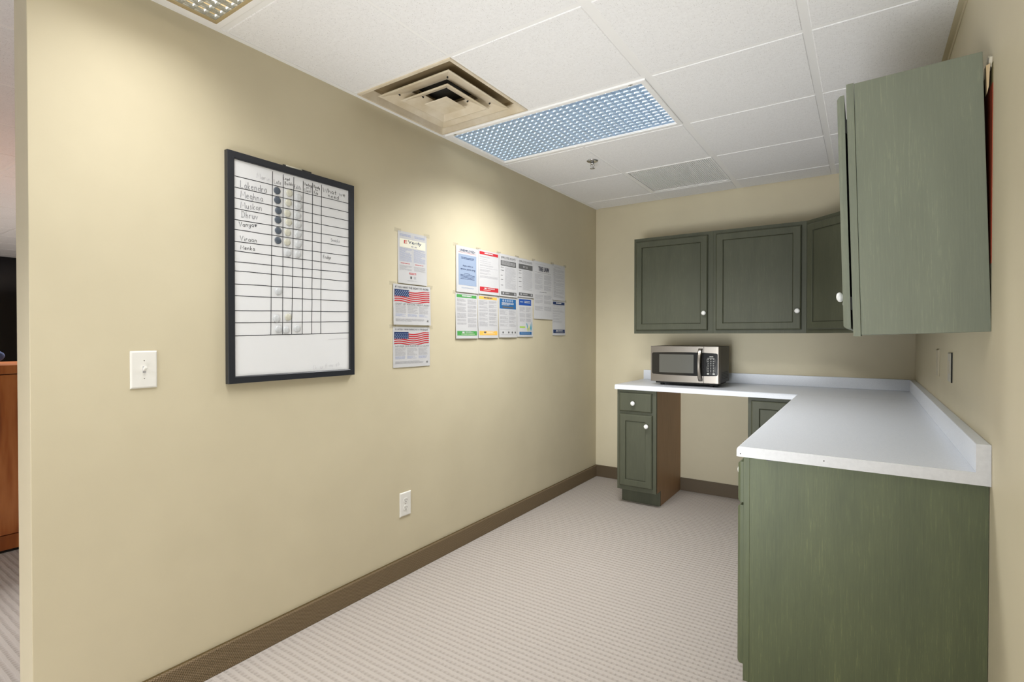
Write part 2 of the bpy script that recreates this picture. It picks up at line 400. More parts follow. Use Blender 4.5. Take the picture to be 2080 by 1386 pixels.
# ================================================================== CEILING FITTINGS
def troffer(x0, x1, y0, y1, label, louver, trim, detail=True, group=None):
    t = Thing('recessed_ceiling_light', label, 'ceiling light', ((x0+x1)/2, (y0+y1)/2, H), group)
    a, b, c, d = x0+(.026 if x0 == 0 else .014), x1-.014, y0+.014, y1-.014
    fw = .030
    f = MB(); P = lambda i, z: [(a+i, c+i, z), (b-i, c+i, z), (b-i, d-i, z), (a+i, d-i, z)]
    f.rings([P(0, H+.010), P(0, H-.004), P(.003, H-.0055), P(fw-.006, H-.0055)], trim[0], cap=False)
    f.rings([P(fw-.006, H-.0055), P(fw-.004, H-.002), P(fw, H+.001), P(fw, H+.06)], trim[1], cap=False)
    f.build('frame', t, fix=False)
    g = MB(); g.box(a+.01, b-.01, c+.01, d-.01, H+.055, H+.13, M_GRID, skip=('-z',)).poly([(a+fw, c+fw, H+.054), (a+fw, d-fw, H+.054), (b-fw, d-fw, H+.054), (b-fw, c+fw, H+.054)], M_GLOW)
    g.build('lamp_housing', t, fix=False)
    if detail:
        l = MB(); nx = round((b-a-2*fw)/.0385); ny = round((d-c-2*fw)/.0385)
        X = [a+fw+(b-a-2*fw)*i/nx for i in range(nx+1)]; Y = [c+fw+(d-c-2*fw)*i/ny for i in range(ny+1)]
        z0, z1 = H+.004, H+.019
        def blade(p, q, axis):      # curved wedge: thin below, thick above
            pts = [(-.0006, z0), (.0006, z0), (.0014, z0+.005), (.0028, z0+.010), (.0055, z1), (-.0055, z1), (-.0028, z0+.010), (-.0014, z0+.005)]
            if axis == 'x': l.prism([(p+u, z) for u, z in pts], 'x', q[0], q[1], louver)
            else: l.prism([(p+u, z) for u, z in pts], 'y', q[0], q[1], louver)
        for y in Y: blade(y, (X[0], X[-1]), 'x')
        for x in X: blade(x, (Y[0], Y[-1]), 'y')
        l.build('louver', t)
    for sx in (a+.07, b-.07):       # the little latches on the frame edge
        MB().box(sx-.010, sx+.010, c+.004, c+.010, H-.008, H-.004, M_CHROME).box(sx-.002, sx+.002, c+.002, c+.012, H-.009, H-.004, M_CHROME).build('latch', t)
    return t
troffer(*TROFFERS[0], 'long recessed ceiling light with blue-silver egg-crate louver beside the square air vent', M_LOUV, (M_GRID, M_GRID))
troffer(*TROFFERS[1], 'tan-framed recessed ceiling light cut off by the top left edge of the photo', M_LOUVT, (M_GRID, M_BRASS))
for i, t in enumerate(TROFFERS[2:]):
    troffer(*t, 'recessed white ceiling light ' + ['behind the camera beside the tan right wall', 'in the open office behind the wooden cabinet end', 'in the office directly behind the whiteboard wall', 'in the far office near the dark window wall'][i], M_LOUVT, (M_GRID, M_GRID), detail=False)
# square four-way diffuser
def diffuser():
    x0, x1, y0, y1 = .024, A-.004, GY(4)+.008, GY(3)-.006
    cx, cy = (x0+x1)/2, (y0+y1)/2; hx, hy = (x1-x0)/2, (y1-y0)/2
    t = Thing('air_diffuser', 'square yellowed air vent with nested pyramid cones in the ceiling', 'air vent', (cx, cy, H))
    def P(s, z): return [(cx-hx*s, cy-hy*s, z), (cx+hx*s, cy-hy*s, z), (cx+hx*s, cy+hy*s, z), (cx-hx*s, cy+hy*s, z)]
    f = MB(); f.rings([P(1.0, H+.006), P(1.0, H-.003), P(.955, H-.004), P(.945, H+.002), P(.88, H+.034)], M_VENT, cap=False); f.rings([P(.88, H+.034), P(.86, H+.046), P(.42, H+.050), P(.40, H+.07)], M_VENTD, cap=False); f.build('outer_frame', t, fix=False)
    MB().box(cx-hx*.42, cx+hx*.42, cy-hy*.42, cy+hy*.42, H+.066, H+.08, M_DUST).build('duct_throat', t)
    for s0, s1, zt, zb in ((.77, .40, .032, -.002), (.515, .25, .022, -.012)):
        c = MB(); c.rings([P(s0, H+zb+.003), P(s0, H+zb), P(s0-.025, H+zb-.001), P(s1, H+zt), P(s1-.01, H+zt+.003), P(s0-.03, H+zb+.005), P(s0, H+zb+.003)], M_VENT, cap=False)
        c.build('cone', t, fix=False)
    c = MB(); c.rings([P(.22, H-.012), P(.245, H-.017), P(.235, H-.0195), P(.09, H-.016)], M_VENT); c.build('centre_plate', t, fix=False)
    for s in (.62, .33):
        for a in range(4):
            ang = a*PI/2+PI/4
            dx, dy = math.cos(ang), math.sin(ang)
            p = Vector((cx+dx*hx*s*1.3, cy+dy*hy*s*1.3, H+.036)); q = p+Vector((-dx*.02, -dy*.02, -.024))
            MB().lathe([(0, 0), (.0035, 0), (.0035, (q-p).length), (0, (q-p).length)], p, (q-p), M_DUST, 6).build('support_clip', t)
    return t
diffuser()
# perforated return grille
def grille():
    x0, x1, y0, y1 = A+.018, XB-.016, GY(1)+.014, GY(0)-.014
    t = Thing('return_air_grille', 'flat white finely slotted return air grille near the back wall', 'air vent', ((x0+x1)/2, (y0+y1)/2, H))
    f = MB(); P = lambda i, z: [(x0+i, y0+i, z), (x1-i, y0+i, z), (x1-i, y1-i, z), (x0+i, y1-i, z)]
    f.rings([P(0, H+.010), P(0, H-.001), P(.012, H-.001), P(.012, H+.010)], M_GRID, cap=False); f.build('frame', t, fix=False)
    MB().box(x0, x1, y0, y1, H+.020, H+.03, mat('grille_shadow_box', (.5, .5, .49), .8)).build('back_box', t)
    s = MB(); n = 46
    for i in range(n):
        x = x0+.014+(x1-x0-.028)*(i+.5)/n
        s.box(x-.0036, x+.0036, y0+.012, y1-.012, H+.002, H+.009, M_GRID)
    for j in range(23):
        y = y0+.014+(y1-y0-.028)*(j+.5)/23
        s.box(x0+.012, x1-.012, y-.0036, y+.0036, H+.004, H+.008, M_GRID)
    s.build('slats', t)
grille()
# sprinkler head
def sprinkler(x, y):
    t = Thing('sprinkler_head', 'small chrome fire sprinkler hanging under the ceiling', 'sprinkler', (x, y, H))
    MB().lathe([(.012, .0), (.038, 0), (.036, -.004), (.030, -.007), (.014, -.010), (.012, -.010)], (x, y, H), (0, 0, 1), M_CHROME).build('escutcheon', t)
    MB().lathe([(.008, 0), (.008, -.014), (.012, -.015), (.012, -.022), (.006, -.023), (0, -.023)], (x, y, H), (0, 0, 1), M_CHROME, 12).build('body', t)
    a = MB()
    for s in (-1, 1):
        a.prism([(x+s*.010, H-.020), (x+s*.015, H-.030), (x+s*.004, H-.048), (x+s*.001, H-.048), (x+s*.011, H-.030), (x+s*.006, H-.020)], 'y', y-.002, y+.002, M_CHROME)
    a.lathe([(.0022, -.022), (.0022, -.046)], (x, y, H), (0, 0, 1), M_CHROME, 8)
    a.build('frame_arms', t)
    MB().lathe([(0, -.047), (.015, -.048), (.016, -.050), (0, -.051)], (x, y, H), (0, 0, 1), M_CHROME, 20).build('deflector', t)
sprinkler(.537, -1.215)

# ================================================================== CABINETS
KNOBP = [(.0075, 0), (.0075, .010), (.009, .013), (.0145, .016), (.0165, .020), (.0165, .024), (.014, .029), (.008, .032), (0, .033)]
def door_leaf(mb, x0, x1, z0, z1, yf, m, fw=.050, th=.019, panel=True):
    """door or drawer front facing -y; yf = front plane"""
    yb = yf+th
    def L(i, y): return [(x0+i, y, z0+i), (x1-i, y, z0+i), (x1-i, y, z1-i), (x0+i, y, z1-i)]
    if panel:
        mb.rings([L(0, yb), L(0, yf+.009), L(.0015, yf+.006), L(.006, yf+.0015), L(.009, yf), L(fw-.002, yf), L(fw, yf+.0015), L(fw+.0015, yf+.0105), L(fw+.005, yf+.0085), L(fw+.007, yf+.0085)], m, first=True)
    else:
        mb.rings([L(0, yb), L(0, yf+.009), L(.0015, yf+.006), L(.006, yf+.0015), L(.010, yf)], m, first=True)
def rot_thing(t, rz=0, tilt=0):
    t.obj.rotation_euler = (Matrix.Rotation(tilt, 4, 'Y') @ Matrix.Rotation(rz, 4, 'Z')).to_euler()
def knob(t, part, x, y, z):
    MB().lathe(KNOBP, (x, y, z), (0, -1, 0), M_WHITE, 20).build('knob', Sub(part, t.matrix_world_loc))
def upper_cabinet(loc, w, h, doors, label, group, d=.305, m=M_GREEN, rz=0, tilt=0, gap=0, bm_=None):
    """local x from 0 to w, back at y=0, front frame at y=-d; doors = [(x0, x1, knob_side)]"""
    t = Thing('wall_cabinet', label, 'cabinet', loc, group); X, Y, Z = loc
    b = MB(); e = .0022
    b.box(X+e, X+w-e, Y-d+.020, Y, Z+.004, Z+h-.002, bm_ or m)
    b.build('body', t, bevel=.0015)
    f = MB()
    f.prism([(X, Z), (X+w, Z), (X+w, Z+h), (X, Z+h)], 'y', Y-d, Y-d+.0193, bm_ or m)
    f.build('face_frame', t, bevel=.0012)
    for x0, x1, side in doors:
        dm = MB(); door_leaf(dm, X+x0, X+x1, Z+.024, Z+h-.026, Y-d-.0205-gap, m); o = dm.build('door', t)
        kx = X+x1-.022 if side > 0 else X+x0+.022
        if side: knob(t, o, kx, Y-d-.0200-gap, Z+.15)
        for zz in (Z+.10, Z+h-.12):
            hx = X+x0+.006 if side > 0 else X+x1-.006
            MB().box(hx-.004, hx+.004, Y-d-.0025-gap, Y-d+.001, zz-.02, zz+.02, M_DARK).build('hinge', t)
    rot_thing(t, rz, tilt); return t
upper_cabinet((.475, 0, 1.284), .607, .755, [(.018, .570, 1)], 'green wall cabinet with one door, leftmost on the back wall above the microwave', 'green wall cabinets')
upper_cabinet((1.082, 0, 1.284), .601, .755, [(.020, .571, 1)], 'green wall cabinet with one wide door in the middle of the back wall', 'green wall cabinets')
# diagonal corner cabinet
def corner_cabinet():
    x0 = 1.683; z0, z1 = 1.284, 2.039; d = .305; y1 = -(W-x0)
    t = Thing('corner_wall_cabinet', 'green wall cabinet set diagonally across the back right corner', 'cabinet', (W, 0, z0), 'green wall cabinets')
    pts = [(x0, 0), (W, 0), (W, y1), (W-d, y1), (x0, -d)]
    MB().prism([(x0+.001, -.002), (W-.002, -.002), (W-.002, y1+.001), (W-d+.012, y1+.001), (x0+.001, -d+.012)], 'z', z0+.004, z1-.002, M_GREEN).build('body', t, bevel=.0015)
    # face built square and turned 45 degrees
    p0 = Vector((x0, -d, 0)); p1 = Vector((W-d, y1, 0)); wd_ = (p1-p0).length; ang = math.atan2(p1.y-p0.y, p1.x-p0.x)
    Mx = Matrix.Translation((p0.x, p0.y, 0)) @ Matrix.Rotation(ang, 4, 'Z')
    def place(mb, name, parent, **k):
        bmesh.ops.transform(mb.bm, matrix=Mx, verts=mb.bm.verts); return mb.build(name, parent, **k)
    f = MB(); f.box(0, wd_, 0, .019, z0, z1, M_GREEN); place(f, 'face_frame', t, bevel=.0012)
    dm = MB(); door_leaf(dm, .020, wd_-.020, z0+.024, z1-.026, -.0205, M_GREEN); o = place(dm, 'door', t)
    k = MB(); k.lathe(KNOBP, (wd_-.045, -.0200, z0+.15), (0, -1, 0), M_WHITE, 20); place(k, 'knob', Sub(o, t.matrix_world_loc))
corner_cabinet()
upper_cabinet((W, -.604, 1.284), .898, .755, [(.020, .440, 1), (.458, .878, -1)], 'green wall cabinet on the right wall, hidden behind the leaning one except a white knob', 'green wall cabinets', rz=-PI/2, d=.322)
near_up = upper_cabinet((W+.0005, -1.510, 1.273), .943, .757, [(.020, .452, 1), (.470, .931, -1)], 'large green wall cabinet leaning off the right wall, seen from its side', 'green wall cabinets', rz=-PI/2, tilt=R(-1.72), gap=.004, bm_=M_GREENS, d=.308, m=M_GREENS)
# raw wood wedge caught behind the leaning cabinet
t = MB(); t.prism([(2.2715, 1.992), (2.2795, 1.995), (2.2775, 1.935), (2.2735, 1.915)], 'y', -2.440, -2.416, M_SHIM)
o = t.build('wood_shim'); tag(o, 'small pale raw wood wedge stuck between the leaning cabinet and the wall', 'wood piece')
# base cabinets
def base_cabinet(loc, w, label, fronts, side=(M_GREEN, M_GREEN), d=.610, m=M_GREEN, rz=0, toe=.095, group='green base cabinets', ends=(1, 1)):
    """fronts: list of ('drawer'|'door', x0, x1, z0, z1, knob (dx,dz) or None)"""
    t = Thing('base_cabinet', label, 'cabinet', loc, group); X, Y, Z = loc; top = .863
    b = MB(); b.box(X+.016, X+w-.016, Y-d+.020, Y-.004, Z+.112, Z+top-.001, m); b.build('body', t)
    for s, (a, c) in enumerate(((X+.001, X+.0165), (X+w-.0165, X+w-.001))):
        p = MB(); p.prism([(Y-.0002, Z), (Y-.0002, Z+top), (Y-d+.0195, Z+top), (Y-d+.0195, Z+.112), (Y-d+toe, Z+.112), (Y-d+toe, Z)], 'x', a, c, side[s])
        o = p.build('side_panel', t)
        if side[s] is M_BROWN: o['label'] = 'unpainted brown side panel'
    f = MB(); f.box(X, X+w, Y-d, Y-d+.0193, Z+.112, Z+top, m); f.build('face_frame', t, bevel=.0012)
    k = MB(); k.box(X+.014, X+w-.0005, Y-d+toe-.002, Y-d+toe+.012, Z, Z+.113, m); k.build('toe_kick', t)
    for kind, x0, x1, z0, z1, kn in fronts:
        g = MB(); door_leaf(g, X+x0, X+x1, Z+z0, Z+z1, Y-d-.0195, m, panel=(kind == 'door')); o = g.build(kind, t)
        if kn: knob(t, o, X+kn[0], Y-d-.019, Z+kn[1])
    rot_thing(t, rz); return t
base_cabinet((.460, 0, 0), .300, 'narrow green base cabinet with drawer, door and bare brown right side under the microwave',
    [('drawer', .022, .270, .703, .842, (.136, .767)), ('door', .022, .275, .144, .683, (.238, .606))], side=(M_GREEN, M_BROWN))
base_cabinet((1.374, 0, 0), .905, 'green corner base cabinet with a panelled door partly hidden behind the white counter',
    [('door', .021, .292, .144, .842, None)])
for i, (y, w, lab) in enumerate(((-.632, .600, 'green base cabinet on the right wall, farthest of the run and hidden under the counter'),
                       (-1.232, .895, 'green base cabinet on the right wall, middle of the run and hidden under the counter'),
                       (-2.127, .323, 'olive green base cabinet nearest the camera with worn side panel under the counter end'))):
    base_cabinet((W-.001, y, 0), w, lab, [('drawer', .020, w-.008, .708, .844, (w*(.44 if i == 2 else .5), .776)), ('door', .020, w-.006, .165, .699, (.05, .62))],
        side=(M_GREEN, M_GREENB), m=M_GREENB if i == 2 else M_GREEN, rz=-PI/2, toe=.080, group='green base cabinets')
# countertop
def countertop():
    t = Thing('countertop', 'L-shaped white laminate countertop with low backsplash', 'countertop', (W, 0, .865))
    cl, px, fy, pl = .4512, 1.656, -.6402, -2.4705
    def prof(front):      # rolled front edge, (offset from front edge, z)
        return [(0, .866), (0, .889), (.003, .896), (.009, .9), ]
    b = MB(); i = b.mi(M_CTR)
    # cross-sections are swept along the two front edges and closed flat behind
    r = prof(0)
    loop1 = [[(cl, fy+o_, z) for o_, z in r], [(px+0, fy+0, z) for o_, z in r]]
    outer = lambda o_, z: [(cl, fy+o_, z), (px+o_, fy+o_, z), (px+o_, pl, z)]
    bm = b.bm; rows = [[bm.verts.new(p) for p in outer(o_, z)] for o_, z in r]
    for a, c in zip(rows, rows[1:]):
        for k in range(2): bm.faces.new((a[k], a[k+1], c[k+1], c[k])).material_index = i
    top = rows[-1]; bk = [bm.verts.new(p) for p in ((W, pl, .9), (W, 0, .9), (cl, 0, .9), (W, fy, .9), (px+.009, 0, .9))]
    bm.faces.new((top[0], top[1], bk[4], bk[2])).material_index = i
    bm.faces.new((top[1], bk[3], bk[1], bk[4])).material_index = i
    bm.faces.new((top[1], top[2], bk[0], bk[3])).material_index = i
    bot = rows[0]; bb = [bm.verts.new(p) for p in ((W, pl, .866), (W, 0, .866), (cl, 0, .866))]
    bm.faces.new((bot[0], bb[2], bb[1], bb[0], bot[2], bot[1])).material_index = i
    e = b.mi(M_CTRE)
    bm.faces.new([v[2] for v in rows]+[bk[0], bb[0]]).material_index = e        # near end cap
    bm.faces.new([v[0] for v in rows][::-1]+[bb[2], bk[2]]).material_index = e  # left end cap
    bm.faces.new((bb[0], bk[0], bk[3], bk[1], bb[1])).material_index = i
    bm.faces.new((bb[1], bk[1], bk[4], bk[2], bb[2])).material_index = i
    slab = b.build('slab', t, fix=True)
    MB().box(cl, W-.0005, -.022, -.0005, .9002, .9765, M_CTR).build('backsplash', t, bevel=.002)
    MB().box(W-.031, W-.0005, pl, -.022, .9002, .9765, M_CTR).build('backsplash', t, bevel=.002)
    MB().box(px+.006, W-.031, fy-.0006, fy+.0006, .9002, .9004, mat('joint_line', (.42, .43, .44), .6)).build('joint', t)
    for x, z in ((1.668, .876), (1.905, .884)): MB().cyl((x, pl-.0008, z), (0, -1, 0), .0018, .001, M_DARK, 10).build('nail_hole', t)
    MB().prism([(px+.0005, .8662), (W-.0005, .8662), (W-.0005, .9765), (W-.031, .9765), (W-.031, .9002), (px+.009, .9), (px+.003, .896), (px+.0005, .889)], 'y', pl-.0012, pl+.0002, M_CTRE).build('end_cap', t)
    MB().box(1.746, 1.760, pl-.002, pl+.012, .8635, .8661, M_DGRP).build('edge_clip', t)
countertop()

# ================================================================== MICROWAVE
def microwave():
    x0, x1, yf, yb, z0, z1 = .676, 1.170, -.490, -.180, .927, 1.191
    t = Thing('microwave_oven', 'stainless steel microwave oven with black window standing on the white counter', 'microwave', ((x0+x1)/2, (yf+yb)/2, .9003))
    b = MB(); b.box(x0+.002, x1-.001, yf+.016, yb, z0+.003, z1-.001, M_BODY)
    b.build('casing', t, bevel=.004)
    MB().box(x0+.03, x1-.02, yf+.03, yb-.02, .914, z0+.004, M_DARK).build('base_pan', t)
    v = MB()
    for i in range(5): v.box(x1-.0012, x1+.0004, yf+.07, yb-.04, z0+.03+i*.011, z0+.034+i*.011, M_DARK)
    v.build('side_vent', t)
    xs_ = 1.062   # seam between door and control side
    # curved stainless front: arc in plan so the door bows out slightly
    def fy(x): u = (x-(x0+x1)/2)/((x1-x0)/2); return yf+.004*u*u*1.0
    def shell(xa, xb, name, n=18):
        f = MB(); i = f.mi(M_STEEL); cols = []
        X_ = [xa+(xb-xa)*k/n for k in range(n+1)]
        if xb > 1.16: X_ = X_[:-1]+[xb-.012, xb-.009, xb-.006, xb-.0035, xb-.0015, xb-.0004, xb]
        X_ = sorted(x for x in X_ if not (xb > 1.16 and xb-.02 < x < xb-.0121))
        for x in X_:
            q_ = max(0, x-(xb-.014)) if xb > 1.16 else 0; y = fy(x)+(.014-math.sqrt(max(0, .014**2-q_**2)))
            cols.append([f.bm.verts.new(p) for p in ((x, yf+.018, z0), (x, y+.001, z0), (x, y, z0+.003), (x, y, z1-.004), (x, y+.002, z1-.001), (x, yf+.018, z1-.0005))])
        for a, c in zip(cols, cols[1:]):
            for k in range(5): f.bm.faces.new((a[k], c[k], c[k+1], a[k+1])).material_index = i
        f.bm.faces.new(cols[0]).material_index = i; f.bm.faces.new(cols[-1][::-1]).material_index = i
        return f.build(name, t)
    door = shell(x0, xs_-.0012, 'door'); pan = shell(xs_+.0012, x1, 'control_panel')
    def band(xa, xb, za, zb, m, name, par, off, bow=.006, rc=.012, rs=(1, 1)):
        """dark inset whose upper and lower edges bow gently, rounded outer corners"""
        f = MB(); i = f.mi(m); n = 20; up = []; lo = []
        S_ = [0, .02, .08, .2, .4, .7, 1]
        xs2 = ([xa+rc*q for q in S_] if rs[0] else [xa]) + [xa+rc+(xb-xa-2*rc)*k/14 for k in range(1, 14)] + ([xb-rc*q for q in S_[::-1]] if rs[1] else [xb])
        n = len(xs2)-1
        for x in xs2:
            u = (x-.68)/(1.16-.68)*2-1; c = bow*(1-u*u)
            cut = 0
            if rs[0] and x-xa < rc: cut = rc-math.sqrt(max(0, rc*rc-(rc-(x-xa))**2))
            if rs[1] and xb-x < rc: cut = rc-math.sqrt(max(0, rc*rc-(rc-(xb-x))**2))
            up.append(f.bm.verts.new((x, fy(x)-off, zb+c-cut))); lo.append(f.bm.verts.new((x, fy(x)-off, za-c+cut)))
        for k in range(n): f.bm.faces.new((lo[k], lo[k+1], up[k+1], up[k])).material_index = i
        return f.build(name, Sub(par, t.matrix_world_loc))
    band(x0+.009, xs_-.0012, .983, 1.141, M_BLACKG, 'window_surround', door, .0008, rs=(1, 0))
    band(.741, .991, .996, 1.130, M_WIN, 'window', door, .0014, bow=0, rs=(0, 0))
    band(xs_+.0012, 1.156, .983, 1.141, M_BLACKG, 'keypad', pan, .0008, rs=(0, 1))
    k = MB()
    y = yf-.0012
    def bt(xa, xb, za, zb): k.box(xa, xb, fy((xa+xb)/2)-.0022, fy((xa+xb)/2)-.0012, za, zb, M_BTN)
    bt(1.100, 1.126, 1.116, 1.120)
    bt(1.087, 1.134, 1.1065, 1.1085)
    for r in range(4):
        for c in range(3): bt(1.087+c*.018, 1.096+c*.018, 1.098-r*.0135, 1.1015-r*.0135)
    for r in range(4):
        for c in range(3): bt(1.089+c*.018, 1.0935+c*.018, 1.044-r*.0115, 1.048-r*.0115)
    bt(1.084, 1.098, .992, 1.001); bt(1.122, 1.137, .992, 1.001); bt(1.1085, 1.1125, .995, .998)
    for xa in (1.083, 1.137): bt(xa, xa+.0008, 1.078, 1.103); bt(xa, xa+.0008, 1.010, 1.050)
    k.build('button_print', Sub(pan, t.matrix_world_loc))
    h = MB(); i = h.mi(M_STEEL); rings_ = []
    n = 16
    for j in range(n+1):
        u = j/n; z = .941+(1.175-.941)*u; bow = .034*math.sin(PI*u)**.55 if 0 < u < 1 else 0
        y = fy(1.04)-.002-bow; w_ = .0125+.002*math.cos(2*PI*u)
        xc = 1.040-.004*math.sin(PI*u)
        rings_.append([(xc-w_, y, z), (xc-w_*.6, y-.007, z), (xc+w_*.6, y-.007, z), (xc+w_, y, z), (xc+w_*.7, y+.002, z), (xc-w_*.7, y+.002, z)])
    h.rings(rings_, M_STEEL, first=True); ho = h.build('handle', Sub(door, t.matrix_world_loc))
    for x in (x0+.075, x1-.065):
        for y in (yf+.045, yb-.05): MB().lathe([(0, 0), (.013, 0), (.015, .012), (.015, .0285), (0, .0285)], (x, y, .9003), (0, 0, 1), M_DARK, 14).build('foot', t)
microwave()

# ================================================================== LEFT WALL FITTINGS
def plate_rings(mb, y0, y1, z0, z1, x, th, m, s=1):
    def L(i, xx): return [(xx, y0+i, z0+i), (xx, y1-i, z0+i), (xx, y1-i, z1-i), (xx, y0+i, z1-i)]
    mb.rings([L(0, x), L(0, x+s*th*.4), L(.002, x+s*th*.8), L(.005, x+s*th)], m, first=True)
def light_switch():
    y0, y1, z0, z1 = -3.602, -3.523, 1.090, 1.215; cy = (y0+y1)/2; cz = (z0+z1)/2
    t = Thing('light_switch', 'white toggle light switch on the tan wall left of the whiteboard', 'light switch', (0, cy, cz))
    p = MB(); plate_rings(p, y0, y1, z0, z1, .0003, .006, M_PLAST); p.build('plate', t)
    MB().box(.0055, .0066, cy-.0046, cy+.0046, cz-.011, cz+.011, M_TXT).build('slot', t)
    g = MB(); g.prism([(.0060, cz-.006), (.0062, cz+.006), (.0195, cz+.0125), (.0205, cz+.004)], 'y', cy-.004, cy+.004, M_PLAST)
    g.build('toggle', t, bevel=.0012)
    for dz in (-.030, .030): MB().lathe([(0, .0064), (.0036, .0062), (.0038, .0055)], (0, cy, cz+dz), (1, 0, 0), M_CHROME, 12).build('screw', t)
light_switch()
def outlet():
    y0, y1, z0, z1 = -2.402, -2.323, .316, .441; cy = (y0+y1)/2; cz = (z0+z1)/2
    t = Thing('wall_outlet', 'white electrical outlet low on the left wall above the baseboard', 'outlet', (0, cy, cz))
    p = MB(); plate_rings(p, y0, y1, z0, z1, .0003, .006, M_PLAST); p.build('plate', t)
    for dz in (-.0195, .0195):
        r = MB(); pts = [(cy+.0165*math.cos(a), cz+dz+max(-.0135, min(.0135, .0165*math.sin(a)))) for a in [2*PI*k/24 for k in range(24)]]
        r.prism(pts, 'x', .0058, .0078, M_PLAST)
        ro = r.build('socket', t)
        s = MB(); s.box(.0076, .0081, cy-.0075, cy-.0055, cz+dz-.001, cz+dz+.008, M_DARK).box(.0076, .0081, cy+.0050, cy+.0072, cz+dz-.001, cz+dz+.007, M_DARK)
        s.lathe([(0, .0081), (.0026, .0081), (.0026, .0075)], (0, cy, cz+dz-.0075), (1, 0, 0), M_DARK, 10)
        s.build('slots', Sub(ro, t.matrix_world_loc))
    MB().lathe([(0, .0068), (.003, .0064), (.0032, .0055)], (0, cy, cz), (1, 0, 0), M_CHROME, 12).build('screw', t)
outlet()
M_TPL = mat('tan_painted_plate', (.55, .49, .36), .45); M_GPL = mat('greyish_plate', (.50, .47, .40), .4)
for (y0, y1, z0, z1, m, lab) in ((-1.325, -1.238, 1.085, 1.205, M_TPL, 'grey-tan blank wall plate on the right wall, the farther of the two'),
                                  (-1.722, -1.640, 1.086, 1.200, M_GPL, 'grey wall plate with a dark gap beside it on the right wall, nearer the camera')):
    t = Thing('wall_plate', lab, 'wall plate', (W, (y0+y1)/2, (z0+z1)/2), 'wall plates above the counter')
    p = MB(); plate_rings(p, y0, y1, z0, z1, W-.0003, .006, m, -1); o = p.build('plate', t)
    MB().box(W-.0070, W-.0055, (y0+y1)/2-.012, (y0+y1)/2+.012, (z0+z1)/2-.024, (z0+z1)/2+.024, M_TPL).build('insert', t)
    if m is M_GPL: MB().box(W-.0045, W-.0002, y0-.006, y0-.0002, z0-.001, z1+.001, M_DARK).build('box_edge', t)

# ================================================================== WHITEBOARD
ROWS = [((-3.2526, 1.8756), (-2.7256, 1.8813)), ((-3.2528, 1.8334), (-2.7257, 1.8399)), ((-3.253, 1.7919), (-2.7259, 1.8011)), ((-3.2532, 1.7518), (-2.726, 1.7606)), ((-3.2534, 1.7102), (-2.7261, 1.721)), ((-3.2536, 1.6721), (-2.7263, 1.6796)), ((-3.2538, 1.6271), (-2.7264, 1.6382)), ((-3.254, 1.5904), (-2.7265, 1.5943)), ((-3.2542, 1.5489), (-2.7267, 1.5588)), ((-3.2544, 1.5142), (-2.7268, 1.5191)), ((-3.2546, 1.4643), (-2.7269, 1.4743)), ((-3.2548, 1.4192), (-2.7271, 1.427)), ((-3.2551, 1.3624), (-2.7272, 1.3779)), ((-3.2553, 1.3152), (-2.7274, 1.3323)), ((-3.2556, 1.2652), (-2.7276, 1.2798))]
COLS = [((-3.1075, 1.9329), (-3.1182, 1.2689)), ((-3.0606, 1.9325), (-3.0667, 1.2705)), ((-3.012, 1.9336), (-3.0248, 1.2722)), ((-2.9677, 1.9294), (-2.9755, 1.2731)), ((-2.9226, 1.931), (-2.9287, 1.2748)), ((-2.877, 1.9342), (-2.8841, 1.2766))]
